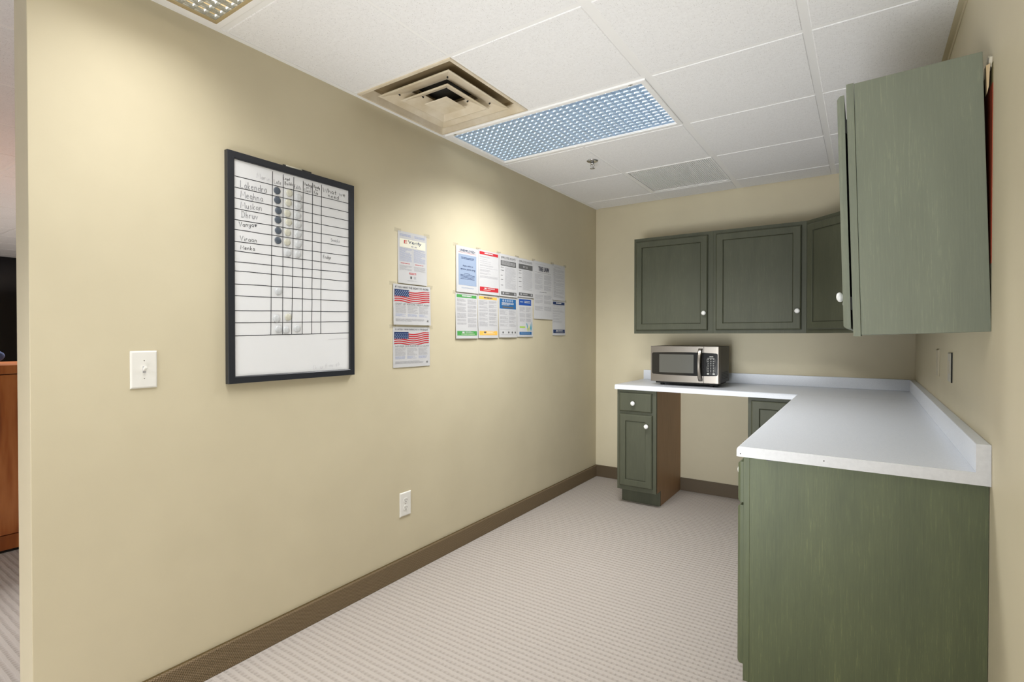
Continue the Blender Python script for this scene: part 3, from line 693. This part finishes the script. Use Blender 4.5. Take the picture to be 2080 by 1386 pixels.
# single-stroke handwriting: strokes in a box 0..1 wide, baseline 0, x-height .55, cap 1
ST = {
 'L': (.6, ['0,1 0,0 .55,0']), 'M': (.9, ['0,0 .1,1 .45,.35 .8,1 .9,0']), 'D': (.75, ['.1,1 .1,0', '0,1 .5,.9 .7,.5 .5,.08 0,0']), 'V': (.7, ['0,1 .32,0 .65,1']),
 'W': (1, ['0,1 .22,0 .5,.8 .75,0 1,1']), 'R': (.65, ['.05,1 .05,0', '0,1 .45,.95 .5,.7 .1,.5 .6,0']), 'F': (.6, ['0,1 .05,0', '0,1 .55,.98', '.02,.52 .4,.54']), 'C': (.65, ['.6,.85 .35,1 .05,.7 .05,.25 .35,0 .6,.12']),
 'E': (.55, ['.5,1 0,1 0,0 .5,0', '0,.52 .4,.52']), 'B': (.6, ['0,1 0,0', '0,1 .4,.9 .35,.58 0,.52 .5,.4 .45,.08 0,0']), 'S': (.5, ['.5,.85 .25,1 .02,.8 .45,.35 .3,0 0,.12']),
 'a': (.55, ['.45,.5 .2,.56 .03,.3 .15,.02 .42,.15 .45,.52 .45,.1 .55,0']), 'd': (.55, ['.45,.45 .15,.52 .03,.25 .15,0 .45,.15', '.47,1 .46,0']), 'e': (.5, ['.05,.3 .42,.32 .35,.55 .1,.5 .04,.2 .2,0 .45,.1']),
 'n': (.55, ['.05,.55 .05,0', '.05,.4 .28,.56 .42,.4 .45,0']), 'h': (.5, ['.05,1 .05,0', '.05,.35 .25,.55 .4,.4 .42,0']), 'k': (.5, ['.05,1 .05,0', '.42,.55 .06,.25 .45,0']), 'r': (.42, ['.05,.55 .06,0', '.06,.35 .2,.55 .4,.5']),
 'o': (.5, ['.25,.55 .04,.35 .12,.03 .38,.05 .45,.35 .25,.55']), 'u': (.55, ['.05,.55 .07,.1 .3,.02 .44,.2 .45,.55 .46,0']), 's': (.42, ['.38,.5 .15,.55 .08,.38 .36,.2 .25,0 .03,.05']), 'm': (.8, ['.03,.55 .05,0', '.05,.4 .22,.55 .36,.4 .37,0', '.37,.4 .55,.55 .7,.4 .72,0']),
 'g': (.5, ['.42,.5 .15,.56 .04,.3 .15,.03 .42,.18', '.43,.55 .44,-.2 .2,-.36 .03,-.22']), 'y': (.5, ['.03,.55 .1,.15 .38,.12', '.44,.55 .38,-.2 .15,-.35 .02,-.2']), 'i': (.2, ['.1,.5 .1,0', '.1,.72 .11,.76']), 't': (.42, ['.2,.95 .2,.08 .36,.02', '.02,.6 .4,.62']),
 'w': (.7, ['.02,.55 .18,0 .34,.45 .5,0 .68,.55']), 'l': (.2, ['.1,1 .1,0']), 'c': (.45, ['.4,.48 .2,.56 .04,.28 .2,0 .42,.1']), 'f': (.4, ['.38,.9 .22,1 .15,.75 .16,0', '.02,.52 .34,.53']), 'v': (.5, ['.03,.55 .22,0 .45,.56']), '.': (.3, ['.1,.03 .14,0']),
 '?': (.45, ['.05,.85 .25,1 .42,.8 .22,.5 .22,.25', '.22,.06 .24,0']), '(': (.3, ['.25,1 .05,.5 .25,0']), ')': (.3, ['.05,1 .25,.5 .05,0']), ' ': (.3, []), '\u2665': (.6, ['.28,.1 .05,.4 .12,.6 .28,.48 .42,.62 .52,.4 .28,.1', '.2,.4 .35,.4', '.2,.5 .35,.5', '.28,.2 .28,.4']),
}
def stroke(mb, pts, w, m, x):
    i = mb.mi(m); n = len(pts); L_ = []; R_ = []
    for k in range(n):
        a = Vector(pts[max(0, k-1)]); b = Vector(pts[min(n-1, k+1)]); d = (b-a); d = d.normalized() if d.length > 0 else Vector((1, 0))
        nn = Vector((-d.y, d.x))*w/2; p = Vector(pts[k]); L_.append(mb.bm.verts.new((x, *(p+nn)))); R_.append(mb.bm.verts.new((x, *(p-nn))))
    for k in range(n-1): mb.bm.faces.new((L_[k], R_[k], R_[k+1], L_[k+1])).material_index = i
def write(mb, txt, p0, p1, hgt, m, w=.0016, x=.0152, jit=.03):
    tot = sum(ST[c][0]+.16 for c in txt)-.16; dy = (p1[0]-p0[0]); sx = dy/tot; cur = 0
    for c in txt:
        wd_, ss = ST[c]; base = p0[1]+(p1[1]-p0[1])*cur/tot; up = random.uniform(-jit, jit)*hgt
        for s in ss:
            pts = [tuple(map(float, q.split(','))) for q in s.split()]
            P = [(p0[0]+(cur+a)*sx, base+up+b*hgt) for a, b in pts]
            stroke(mb, P, w, m, x)
        cur += wd_+.16
def whiteboard():
    y0, y1, z0, z1 = -3.2915, -2.705, 1.083, 1.968; T = .0135
    t = Thing('whiteboard', 'black framed dry-erase whiteboard with handwritten table and round magnets on the left wall', 'whiteboard', (0, (y0+y1)/2, z0))
    P = lambda i, x: [(x, y0+i, z0+i), (x, y1-i, z0+i), (x, y1-i, z1-i), (x, y0+i, z1-i)]
    f = MB(); f.rings([P(0, .0005), P(0, .021), P(.0015, .0225), P(.024, .0225), P(.0265, .021), P(.028, .0140), P(.028, .010)], M_FRAME, cap=False); f.build('frame', t, fix=False)
    b = MB(); b.box(.001, .0142, y0+.010, y1-.010, z0+.010, z1-.010, M_BOARD); bo = b.build('panel', t)
    g = MB(); random.seed(5)
    for (a, c) in ROWS:
        n = 10; a = (a[0]-.0085, a[1]); pts = [(a[0]+(c[0]-a[0])*k/n, a[1]+(c[1]-a[1])*k/n+random.uniform(-.0006, .0006)) for k in range(n+1)]
        stroke(g, pts, .0027, M_INK, .0148)
    for (a, c) in COLS:
        n = 10; pts = [(a[0]+(c[0]-a[0])*k/n+random.uniform(-.0005, .0005), a[1]+(c[1]-a[1])*k/n) for k in range(n+1)]
        stroke(g, pts, .0027, M_INK, .0149)
    g.build('table_lines', Sub(bo, t.matrix_world_loc))
    h = MB()
    write(h, 'Lokendra', (-3.2389, 1.8360), (-3.1319, 1.8395), .027, M_INKG, .0017); write(h, 'Meghna', (-3.2384, 1.7985), (-3.148, 1.8003), .026, M_INKG, .0017)
    write(h, 'Muskan', (-3.2386, 1.7590), (-3.1527, 1.7640), .024, M_INKG, .0016); write(h, 'Dhruv', (-3.2359, 1.7225), (-3.1708, 1.7262), .025, M_INKG, .0016)
    write(h, 'Vanya\u2665', (-3.2452, 1.6861), (-3.1740, 1.6963), .018, M_INK, .0019); write(h, 'Viraan', (-3.2412, 1.6325), (-3.1742, 1.6341), .019, M_INK, .0016)
    write(h, 'Menka', (-3.24, 1.5993), (-3.1825, 1.6015), .016, M_INK, .0017)
    write(h, 'What we', (-2.8706, 1.9040), (-2.7511, 1.9060), .020, M_INK, .0018); write(h, 'need...', (-2.8444, 1.8870), (-2.7550, 1.8880), .017, M_INK, .0017)
    write(h, 'Late', (-3.1010, 1.8852), (-3.0700, 1.8868), .017, M_INKG, .0014)
    write(h, 'Legal', (-3.0591, 1.9115), (-3.0304, 1.9143), .011, M_INK, .0014); write(h, 'Builds', (-3.0535, 1.8917), (-3.0175, 1.8951), .014, M_INK, .0014)
    write(h, 'Edits', (-3.0105, 1.8870), (-2.9782, 1.8867), .016, M_INKG, .0014)
    write(h, 'Waiting', (-2.9651, 1.9115), (-2.9254, 1.9105), .012, M_INK, .0015); write(h, 'on', (-2.9538, 1.8998), (-2.9407, 1.9005), .011, M_INK, .0012); write(h, 'C', (-2.9350, 1.8998), (-2.9270, 1.9005), .009, M_INKG, .0012)
    write(h, 'Client', (-2.9643, 1.8846), (-2.9291, 1.8850), .013, M_INK, .0013)
    write(h, 'Ready', (-2.9164, 1.9120), (-2.8860, 1.9107), .012, M_INK, .0016); write(h, 'to', (-2.9087, 1.9005), (-2.8979, 1.9004), .010, M_INK, .0015); write(h, 'File', (-2.9155, 1.8853), (-2.8947, 1.8843), .012, M_INK, .0015)
    write(h, 'Snacks', (-2.8298, 1.6910), (-2.7799, 1.6927), .014, M_INKG, .0013); write(h, 'Fridge', (-2.8698, 1.6087), (-2.8301, 1.6104), .016, M_INK, .0015)
    write(h, 'Marin', (-3.1738, 1.8892), (-3.117, 1.8870), .020, M_INKL, .0016)
    write(h, '(k u f m s)', (-2.924, 1.1180), (-2.7868, 1.1290), .018, M_INKL, .0013)
    stroke(h, [(-2.845, 1.2485), (-2.80, 1.252), (-2.74, 1.2545)], .0010, M_INKL, .0151)
    h.build('handwriting', Sub(bo, t.matrix_world_loc))
whiteboard()
def magnets():
    DARK = [(-3.089, 1.8588), (-3.0875, 1.82), (-3.0837, 1.7779), (-3.0855, 1.7398), (-3.0849, 1.6963), (-3.0859, 1.6561)]
    YEL = [(-3.034, 1.8617), (-3.0383, 1.8201), (-3.0434, 1.7747), (-3.0378, 1.7396), (-3.0429, 1.6958), (-3.0447, 1.6556), (-3.0408, 1.6118)]
    CLR = [(-2.9912, 1.8523), (-2.9913, 1.8162), (-2.9958, 1.7755), (-2.9942, 1.7375), (-2.9935, 1.6963), (-2.9937, 1.6533), (-2.9956, 1.6116)]
    ordn = ['topmost', 'second from the top', 'third from the top', 'fourth from the top', 'fifth from the top', 'sixth from the top', 'bottommost']
    items = []
    for k, p in enumerate(DARK): items.append((p, M_MDARK, 'dark slate blue round magnet, %s of the dark column on the whiteboard' % (ordn[k] if k < 5 else 'bottommost')))
    for k, p in enumerate(YEL): items.append((p, M_MYEL if k < 6 else M_MCLR, ('pale yellow round magnet, %s of the yellowish column on the whiteboard' % ordn[k]) if k < 6 else 'clear round magnet just below the pale yellow magnets on the whiteboard'))
    for k, p in enumerate(CLR): items.append((p, M_MCLR, 'clear round magnet, %s of the all-clear column on the whiteboard' % ordn[k]))
    LOW = [((-3.0844, 1.4488), M_MCLR, 'clear greenish round magnet alone in the middle of the whiteboard table'), ((-3.0928, 1.3357), M_MCLR, 'clear round magnet, left of the pair in the second lowest table row'),
           ((-3.0419, 1.3439), M_MYEL, 'cream round magnet, right of the pair in the second lowest table row'), ((-3.085, 1.2928), M_MCLR, 'clear round magnet, left of the three in the lowest table row'),
           ((-3.0511, 1.2901), M_MCLR, 'clear round magnet, middle of the three in the lowest table row'), ((-2.9994, 1.2968), M_MCLR, 'clear round magnet, right of the three in the lowest table row')]
    for (y, z), m, lab in items+LOW:
        g = MB(); g.lathe([(0, 0), (.0138, 0), (.0148, .0015), (.0144, .0035), (.0118, .0048), (.006, .0056), (0, .0058)], (.0145, 0, 0), (1, 0, 0), m, 22)
        o = g.build('round_magnet'); o.location = (.0006, y, z); tag(o, lab, 'magnet', 'round magnets on the whiteboard')
magnets()
def marker():
    z = 1.9682; x = .0065; r = .0050
    t = Thing('dry_erase_marker', 'white and black dry-erase marker lying on top of the whiteboard frame', 'marker', (x, -2.975, z))
    c = z+r
    MB().lathe([(0, 0), (.004, 0), (.0045, .006), (r*.9, .008), (r*.9, .011)], (x, -3.056, c), (0, 1, 0), M_FRAME, 14).build('end_plug', t)
    MB().lathe([(0, 0), (r, 0), (r, .075), (0, .075)], (x, -3.0455, c), (0, 1, 0), M_CREAM, 16).build('barrel', t)
    MB().lathe([(0, 0), (r*1.12, 0), (r*1.12, .012), (r*1.02, .013), (r*1.08, .045), (0, .046)], (x, -2.9705, c), (0, 1, 0), M_FRAME, 16).build('cap', t)
marker()

# ================================================================== NOTICES TAPED TO THE LEFT WALL
def notice(name, label, y0, y1, z0, z1, draw, seed=0, curl=.006, group='notices taped to the left wall', lift=0):
    rnd = random.Random(seed); w = y1-y0; h = z1-z0
    t = Thing(name, label, 'notice', (0, (y0+y1)/2, z0), group)
    a1, a2 = rnd.uniform(.3, 1), rnd.uniform(-.6, .6)
    def surf0(u, v):
        """u 0..1 left to right, v 0..1 bottom to top; sheets belly out a little towards the bottom"""
        b = (1-v)**2*curl*a1 + curl*.5*math.sin(PI*u)*(1-v)*.8 + curl*.35*a2*(u-.5)*(1-v)
        return abs(b)
    NX, NY = 8, 10
    def surf(u, v, lay=0):      # the same facets as the sheet itself, so print never sinks into it
        fu, fv = min(max(u, 0), .99999)*NX, min(max(v, 0), .99999)*NY; a, b = int(fu), int(fv); fu -= a; fv -= b
        q = lambda i_, j_: surf0(i_/NX, j_/NY)
        e = (q(a, b)*(1-fu)+q(a+1, b)*fu)*(1-fv)+(q(a, b+1)*(1-fu)+q(a+1, b+1)*fu)*fv
        return (.0012+lift+e+lay*.0004, y0+u*w, z0+v*h)
    s = MB(); i = s.mi(M_PAPER)
    G = [[s.bm.verts.new(surf(a/NX, b/NY)) for a in range(NX+1)] for b in range(NY+1)]
    Bk = [[s.bm.verts.new(tuple(Vector(surf(a/NX, b/NY))-Vector((.0004, 0, 0)))) for a in range(NX+1)] for b in range(NY+1)]
    for b in range(NY):
        for a in range(NX):
            s.bm.faces.new((G[b][a], G[b][a+1], G[b+1][a+1], G[b+1][a])).material_index = i
            s.bm.faces.new((Bk[b][a], Bk[b+1][a], Bk[b+1][a+1], Bk[b][a+1])).material_index = i
    for b in range(NY):
        s.bm.faces.new((G[b][0], G[b+1][0], Bk[b+1][0], Bk[b][0])).material_index = i; s.bm.faces.new((G[b][NX], Bk[b][NX], Bk[b+1][NX], G[b+1][NX])).material_index = i
    for a in range(NX):
        s.bm.faces.new((G[0][a], Bk[0][a], Bk[0][a+1], G[0][a+1])).material_index = i; s.bm.faces.new((G[NY][a], G[NY][a+1], Bk[NY][a+1], Bk[NY][a])).material_index = i
    def rect(u0, u1, v0, v1, m, lay=1, n=6):
        k = s.mi(m); n = max(1, int(n*(u1-u0)+1)); q = max(1, int(10*(v1-v0)+1))
        g = [[s.bm.verts.new(surf(u0+(u1-u0)*a/n, v0+(v1-v0)*b/q, lay)) for a in range(n+1)] for b in range(q+1)]
        for b in range(q):
            for a in range(n): s.bm.faces.new((g[b][a], g[b][a+1], g[b+1][a+1], g[b+1][a])).material_index = k
    def text(txt, u0, u1, v0, v1, m, lay=3): put_text(s, txt, lambda u, v: surf(u, v, lay), u0, u1, v0, v1, m)
    def lines(u0, u1, v0, v1, n, m=M_TXT, fill=.42, lay=1):
        for k in range(n):
            vt = v1-(v1-v0)*k/n; x = u0; e = u1-(u1-u0)*(rnd.random()*.5 if rnd.random() < .3 else rnd.random()*.06)
            while x < e-.01:
                q = min(e, x+rnd.uniform(.05, .22)); rect(x, q, vt-(v1-v0)/n*fill, vt, m, lay, 3); x = q+.010
    draw(rect, text, lines, rnd, surf, s)
    s.build('sheet', t, fix=False)
    for (u, v) in ((.0, 1.0), (1.0, 1.0)):
        p = surf(u, v, 5); MB().box(.0008, .0016, p[1]-.022, p[1]+.022, p[2]-.008, p[2]+.011, M_TAPE).build('tape', t)
    return t
def d_everify(rect, text, lines, r, surf, s):
    lines(.06, .44, .90, .95, 2, M_TXB, .6); lines(.56, .94, .90, .95, 2, M_TXB, .6)
    rect(.06, .95, .70, .86, M_CREAM); rect(.499, .503, .32, .95, M_TXT, 1)
    text('E', .20, .31, .775, .835, M_REDP); text('Verify', .34, .80, .765, .845, M_NAVP); rect(.44, .52, .722, .745, M_TXT, 2); rect(.56, .64, .722, .745, M_TXT, 2)
    for a, b in ((.05, .47), (.53, .95)):
        lines(a, b, .42, .68, 13, M_TXB, .45); lines(a+.04, b-.06, .375, .395, 1, M_REDP, .5); lines(a, b, .25, .35, 5, M_TXT, .45)
    lines(.36, .62, .18, .22, 2, M_REDP, .5); rect(.40, .46, .10, .15, M_DGRP); rect(.52, .60, .10, .15, M_TXT); lines(.30, .66, .05, .07, 2, M_TXT)
def flag_poster(head, sub):
    def d(rect, text, lines, r, surf, s):
        text(head, .05, .95, .905, .955, M_TXTD); 
        def wave(u): return .028*math.sin(u*2*PI*1.25+.5)+.012*u
        def band(u0, u1, f0, f1, m, lay):
            k = s.mi(m); n = 22; lo = [s.bm.verts.new(surf(u0+(u1-u0)*a/n, f0(u0+(u1-u0)*a/n), lay)) for a in range(n+1)]; up = [s.bm.verts.new(surf(u0+(u1-u0)*a/n, f1(u0+(u1-u0)*a/n), lay)) for a in range(n+1)]
            for a in range(n): s.bm.faces.new((lo[a], lo[a+1], up[a+1], up[a])).material_index = k
        zb, zt = .555, .870; st = (zt-zb)/6
        for i in range(6):
            b0 = zb+i*st
            c = lambda u, b0=b0, o=0: min(zt, max(zb, b0+o+wave(u)))
            band(.03, .97, lambda u: c(u), lambda u: c(u, o=st*.52), M_REDP, 2)
        rect(.03, .40, .705, zt+.002, M_NAVP, 3)
        for a in range(7):
            for b in range(4):
                cu, cv = .055+a*.051+(b % 2)*.02, .722+b*.037
                if cu > .385: continue
                k = s.mi(M_LBLP); s.bm.faces.new([s.bm.verts.new(surf(cu+.012*math.cos(q), cv+.012*math.sin(q)*1.3, 4)) for q in (0, PI/2, PI, 3*PI/2)]).material_index = k
        text(sub, .05, .96, .495, .540, M_DGRP, 7)
        for a, b in ((.05, .33), (.36, .64), (.67, .93)):
            lines(a, b, .28, .47, 9, M_TXT, .42); lines(a, b-.02, .20, .27, 3, M_TXB, .5)
        lines(.05, .82, .08, .15, 5, M_TXT, .5)
        text('e', .885, .935, .085, .13, M_DGRP)
    return d
def header_notice(cm, foot=True, bot=None, cols=2, head=None, tc=M_TXT, top=(.90, .965)):
    def d(rect, text, lines, r, surf, s):
        rect(.05, .95, top[0], top[1], cm, 1)
        lines(.28, .72, top[0]+.018, top[1]-.012, 1, M_PAPER if cm is not M_ORGP else M_DGRP, .8, 2)
        if cols == 2:
            for a, b in ((.06, .47), (.53, .94)):
                z = .87
                while z > .30:
                    n = r.randint(3, 7); hh = n*.0165; lines(a, b, z-hh, z, n, tc, .45); z -= hh+.022
        else:
            z = .86
            while z > .34:
                n = r.randint(1, 3); hh = n*.018; lines(.06, r.choice((.6, .75, .94)), z-hh, z, n, tc, .38); z -= hh+.026
        if foot:
            rect(.05, .95, .065, .165, bot or cm, 1); rect(.26, .36, .115, .150, M_PAPER if cm is not M_ORGP else M_DGRP, 2)
            lines(.40, .78, .115, .150, 2, M_PAPER if cm is not M_ORGP else M_CREAM, .5, 2); lines(.22, .85, .085, .10, 1, M_CREAM, .6, 2)
    return d
def d_unemployed(rect, text, lines, r, surf, s):
    text('UNEMPLOYED?', .16, .84, .885, .935, M_NAVP); lines(.10, .92, .855, .868, 1, M_REDP, .35)
    rect(.10, .90, .155, .825, M_LBLP, 1)
    lines(.22, .80, .715, .765, 2, M_NAVP, .45, 2); text('Apply online at', .28, .74, .555, .60, M_NAVP); text('www.uimn.org', .18, .84, .475, .53, M_NAVP)
    lines(.35, .62, .40, .415, 1, M_NAVP, .5, 2); lines(.18, .82, .27, .385, 4, M_NAVP, .32, 2); lines(.22, .78, .08, .11, 2, M_LBLP, .4)
def employee_rights(txt):
    def d(rect, text, lines, r, surf, s):
        text('EMPLOYEE RIGHTS', .10, .90, .895, .945, M_DGRP); lines(.10, .90, .87, .885, 1, M_TXT)
        rect(.08, .93, .725, .855, M_DGRP, 1)
        if txt: text(txt, .34, .62, .755, .81, M_PAPER)
        else: lines(.12, .90, .74, .845, 5, M_PAPER, .35, 2)
        lines(.30, .92, .18, .70, 30, M_TXT, .38); 
        for z in (.69, .62, .50, .40, .27): lines(.08, .24, z-.02, z, 1, M_DGRP, .6)
        rect(.08, .93, .035, .115, M_DGRP, 1); rect(.16, .24, .055, .095, M_TXT, 2); lines(.30, .60, .06, .09, 2, M_PAPER, .5, 2); rect(.80, .88, .05, .10, M_TXT, 2)
    return d
def d_law(rect, text, lines, r, surf, s):
    text('THE LAW', .24, .80, .835, .915, M_TXTD); text('THE LAW', .250, .81, .835, .915, M_TXTD, 4); text('THE LAW', .232, .792, .835, .915, M_TXTD, 5); lines(.10, .90, .94, .955, 1); lines(.06, .94, .805, .812, 1, M_DGRP, .4)
    for a, b in ((.06, .47), (.53, .94)):
        for z1_, n in ((.78, 7), (.68, 6), (.59, 7), (.42, 6), (.33, 5), (.22, 6)): lines(a, b, z1_-n*.0125, z1_, n, M_TXT, .42)
    lines(.30, .70, .46, .475, 1, M_DGRP)
def d_fed(rect, text, lines, r, surf, s):
    lines(.15, .90, .90, .94, 2, M_TXT); 
    z = .86
    while z > .06:
        n = r.randint(2, 6); hh = n*.016; lines(.08, .94, z-hh, z, n, M_TXT, .42); lines(.08, .25, z+.004, z+.014, 1, M_DGRP); z -= hh+.024
def d_covid(rect, text, lines, r, surf, s):
    rect(.05, .95, .71, .955, M_BLUP, 1)
    for k in range(5):
        cx = .24+k*.125; s.bm.faces.new([s.bm.verts.new(surf(cx+.045*math.cos(a), .91+.030*math.sin(a), 2)) for a in [2*PI*q/12 for q in range(12)]]).material_index = s.mi(M_LBLP)
    lines(.16, .84, .79, .865, 3, M_PAPER, .55, 2); rect(.20, .80, .73, .77, M_DGRP, 2)
    for a, b in ((.06, .48), (.54, .94)):
        for z1_, n in ((.68, 8), (.52, 5), (.42, 4), (.33, 4)): lines(a, b, z1_-n*.016, z1_, n, M_TXT, .4)
    lines(.06, .94, .185, .20, 1, M_TXT)
    for cx in (.20, .50, .70, .88): s.bm.faces.new([s.bm.verts.new(surf(cx+.035*math.cos(a), .125+.026*math.sin(a), 2)) for a in [2*PI*q/12 for q in range(12)]]).material_index = s.mi(M_DGRP)
    lines(.10, .90, .055, .075, 1, M_TXT)
def d_wellness(rect, text, lines, r, surf, s):
    rect(.12, .90, .80, .955, M_RBLP, 1); lines(.46, .84, .85, .915, 2, M_PAPER, .5, 2); lines(.18, .38, .86, .90, 1, M_LBLP, .7, 2)
    for a, b in ((.15, .50), (.56, .88)):
        for z1_, n in ((.76, 8), (.60, 7), (.46, 5)): lines(a, b, z1_-n*.016, z1_, n, M_TXT, .4)
    rect(.14, .48, .225, .265, M_LIME, 1)
    for cx, dx, top, m in ((.66, -.10, .36, M_TEAL), (.72, .0, .30, M_YELP), (.80, .10, .40, M_TEAL), (.88, .06, .34, M_TEAL), (.62, .03, .24, M_YELP)):
        s.bm.faces.new([s.bm.verts.new(surf(cx+a, b, 2)) for a, b in ((0, .13), (.035, .20), (dx+.03, top), (dx, top-.03), (-.03, .22))]).material_index = s.mi(m)
    rect(.12, .90, .055, .125, M_BLUP, 3); lines(.18, .80, .08, .105, 1, M_LBLP, .6, 4)
notice('notice_sheet', 'tall white notice headed in red and navy letters, topmost of the left stack', -2.4110, -2.1965, 1.541, 1.814, d_everify, 1)
notice('notice_sheet', 'wide notice with a waving flag picture, middle of the left stack', -2.4465, -2.1710, 1.3235, 1.5350, flag_poster('IF YOU HAVE THE RIGHT TO WORK', "DON'T LET ANYONE TAKE IT AWAY"), 2, .004, lift=.003)
notice('notice_sheet', 'wide notice with a waving flag picture, lowest of the left stack', -2.4460, -2.1725, 1.1005, 1.3130, flag_poster('SI USTED TIENE DERECHO A TRABAJAR', 'NO DEJE QUE NADIE SE LO QUITE'), 3, .004)
notice('notice_sheet', 'notice with a large pale blue rectangle, upper left of the big cluster', -1.9490, -1.7335, 1.5285, 1.8055, d_unemployed, 4, .004, lift=.002)
notice('notice_sheet', 'notice with red bars at top and bottom, upper row of the cluster', -1.7325, -1.5120, 1.5305, 1.8090, header_notice(M_REDP, cols=1), 5, .004, lift=.002)
notice('notice_sheet', 'notice with a dark grey block of five lines, upper row beside the red one', -1.5095, -1.2945, 1.5300, 1.8130, employee_rights(None), 6, .004, lift=.002)
notice('notice_sheet', 'notice with a dark grey block and large pale figures, upper row', -1.2925, -1.0770, 1.5390, 1.8120, employee_rights('$7.25'), 7, .004, lift=.002)
notice('notice_sheet', 'long notice headed THE LAW reaching lower than its neighbours', -1.0735, -.7995, 1.3910, 1.8180, d_law, 8, .005, lift=.001)
notice('notice_sheet', 'plain grey text notice at the upper right end of the cluster', -.7970, -.5935, 1.5450, 1.8240, d_fed, 9, .004)
notice('notice_sheet', 'notice with green bars at top and bottom, lower left of the cluster', -1.9520, -1.7410, 1.2500, 1.5240, header_notice(M_GRNP), 10, .008)
notice('notice_sheet', 'notice with orange bars at top and bottom, lower row of the cluster', -1.7360, -1.5225, 1.2520, 1.5260, header_notice(M_ORGP), 11, .008)
notice('notice_sheet', 'notice with a blue picture block of pale circles, lower row', -1.5130, -1.2970, 1.2550, 1.5270, d_covid, 12, .008)
notice('notice_sheet', 'notice with royal blue header and teal and yellow figures, lower row', -1.2930, -1.0885, 1.2590, 1.5380, d_wellness, 13, .008)
notice('notice_sheet', 'notice with navy bars at top and bottom, alone at the lower right', -.7970, -.5905, 1.2700, 1.5420, header_notice(M_NAVP, cols=1, top=(.885, .965)), 14, .008)

# ================================================================== OPEN OFFICE SEEN AT THE LEFT EDGE
def credenza():
    x1, x0, y0, y1 = -2.12, -2.72, -5.2, -2.45
    t = Thing('wooden_cabinet', 'tall reddish brown wooden cabinet at the left photo edge', 'cabinet', (x0, y0, 0))
    MB().box(x0+.02, x1-.022, y0+.01, y1-.01, .0, .09, mat('black_plinth', (.01, .008, .006), .7)).build('plinth', t)
    MB().box(x0, x1-.006, y0, y1, .018, .102, M_WOOD).build('base_rail', t, bevel=.001)
    MB().box(x0, x1-.022, y0, y1, .100, 1.045, M_WOOD).build('body', t)
    n = 4
    for k in range(n):
        a = y0+(y1-y0)*k/n; b = y0+(y1-y0)*(k+1)/n
        MB().box(x1-.021, x1, a+.0015, b-.0015, .108, 1.038, M_WOOD).build('door', t, bevel=.001)
    MB().box(x0, x1+.002, y0-.002, y1+.002, 1.044, 1.095, M_WOOD).build('top', t, bevel=.003)
credenza()
def fleece():
    g = MB(); cx, cy, cz = -2.175, -3.552, 1.0975+.050; i = g.mi(M_BLUEF); nu, nv = 36, 16; rnd = random.Random(2); rows = []
    for a in range(nu):
        A_ = 2*PI*a/nu; row = []
        for b in range(nv):
            B_ = 2*PI*b/nv; r = .030*(1+.10*rnd.uniform(-1, 1)); rr = .052+r*math.cos(B_)
            row.append(g.bm.verts.new((cx+r*1.35*math.sin(B_), cy+rr*math.cos(A_)*1.15, cz+rr*math.sin(A_)*.60)))
        rows.append(row)
    for a in range(nu):
        for b in range(nv):
            f = g.bm.faces.new((rows[a][b], rows[(a+1) % nu][b], rows[(a+1) % nu][(b+1) % nv], rows[a][(b+1) % nv])); f.material_index = i; f.smooth = True
    o = g.build('fleece_roll'); tag(o, 'rounded blue fleece roll lying on the wooden cabinet at the left edge', 'fabric roll')
fleece()
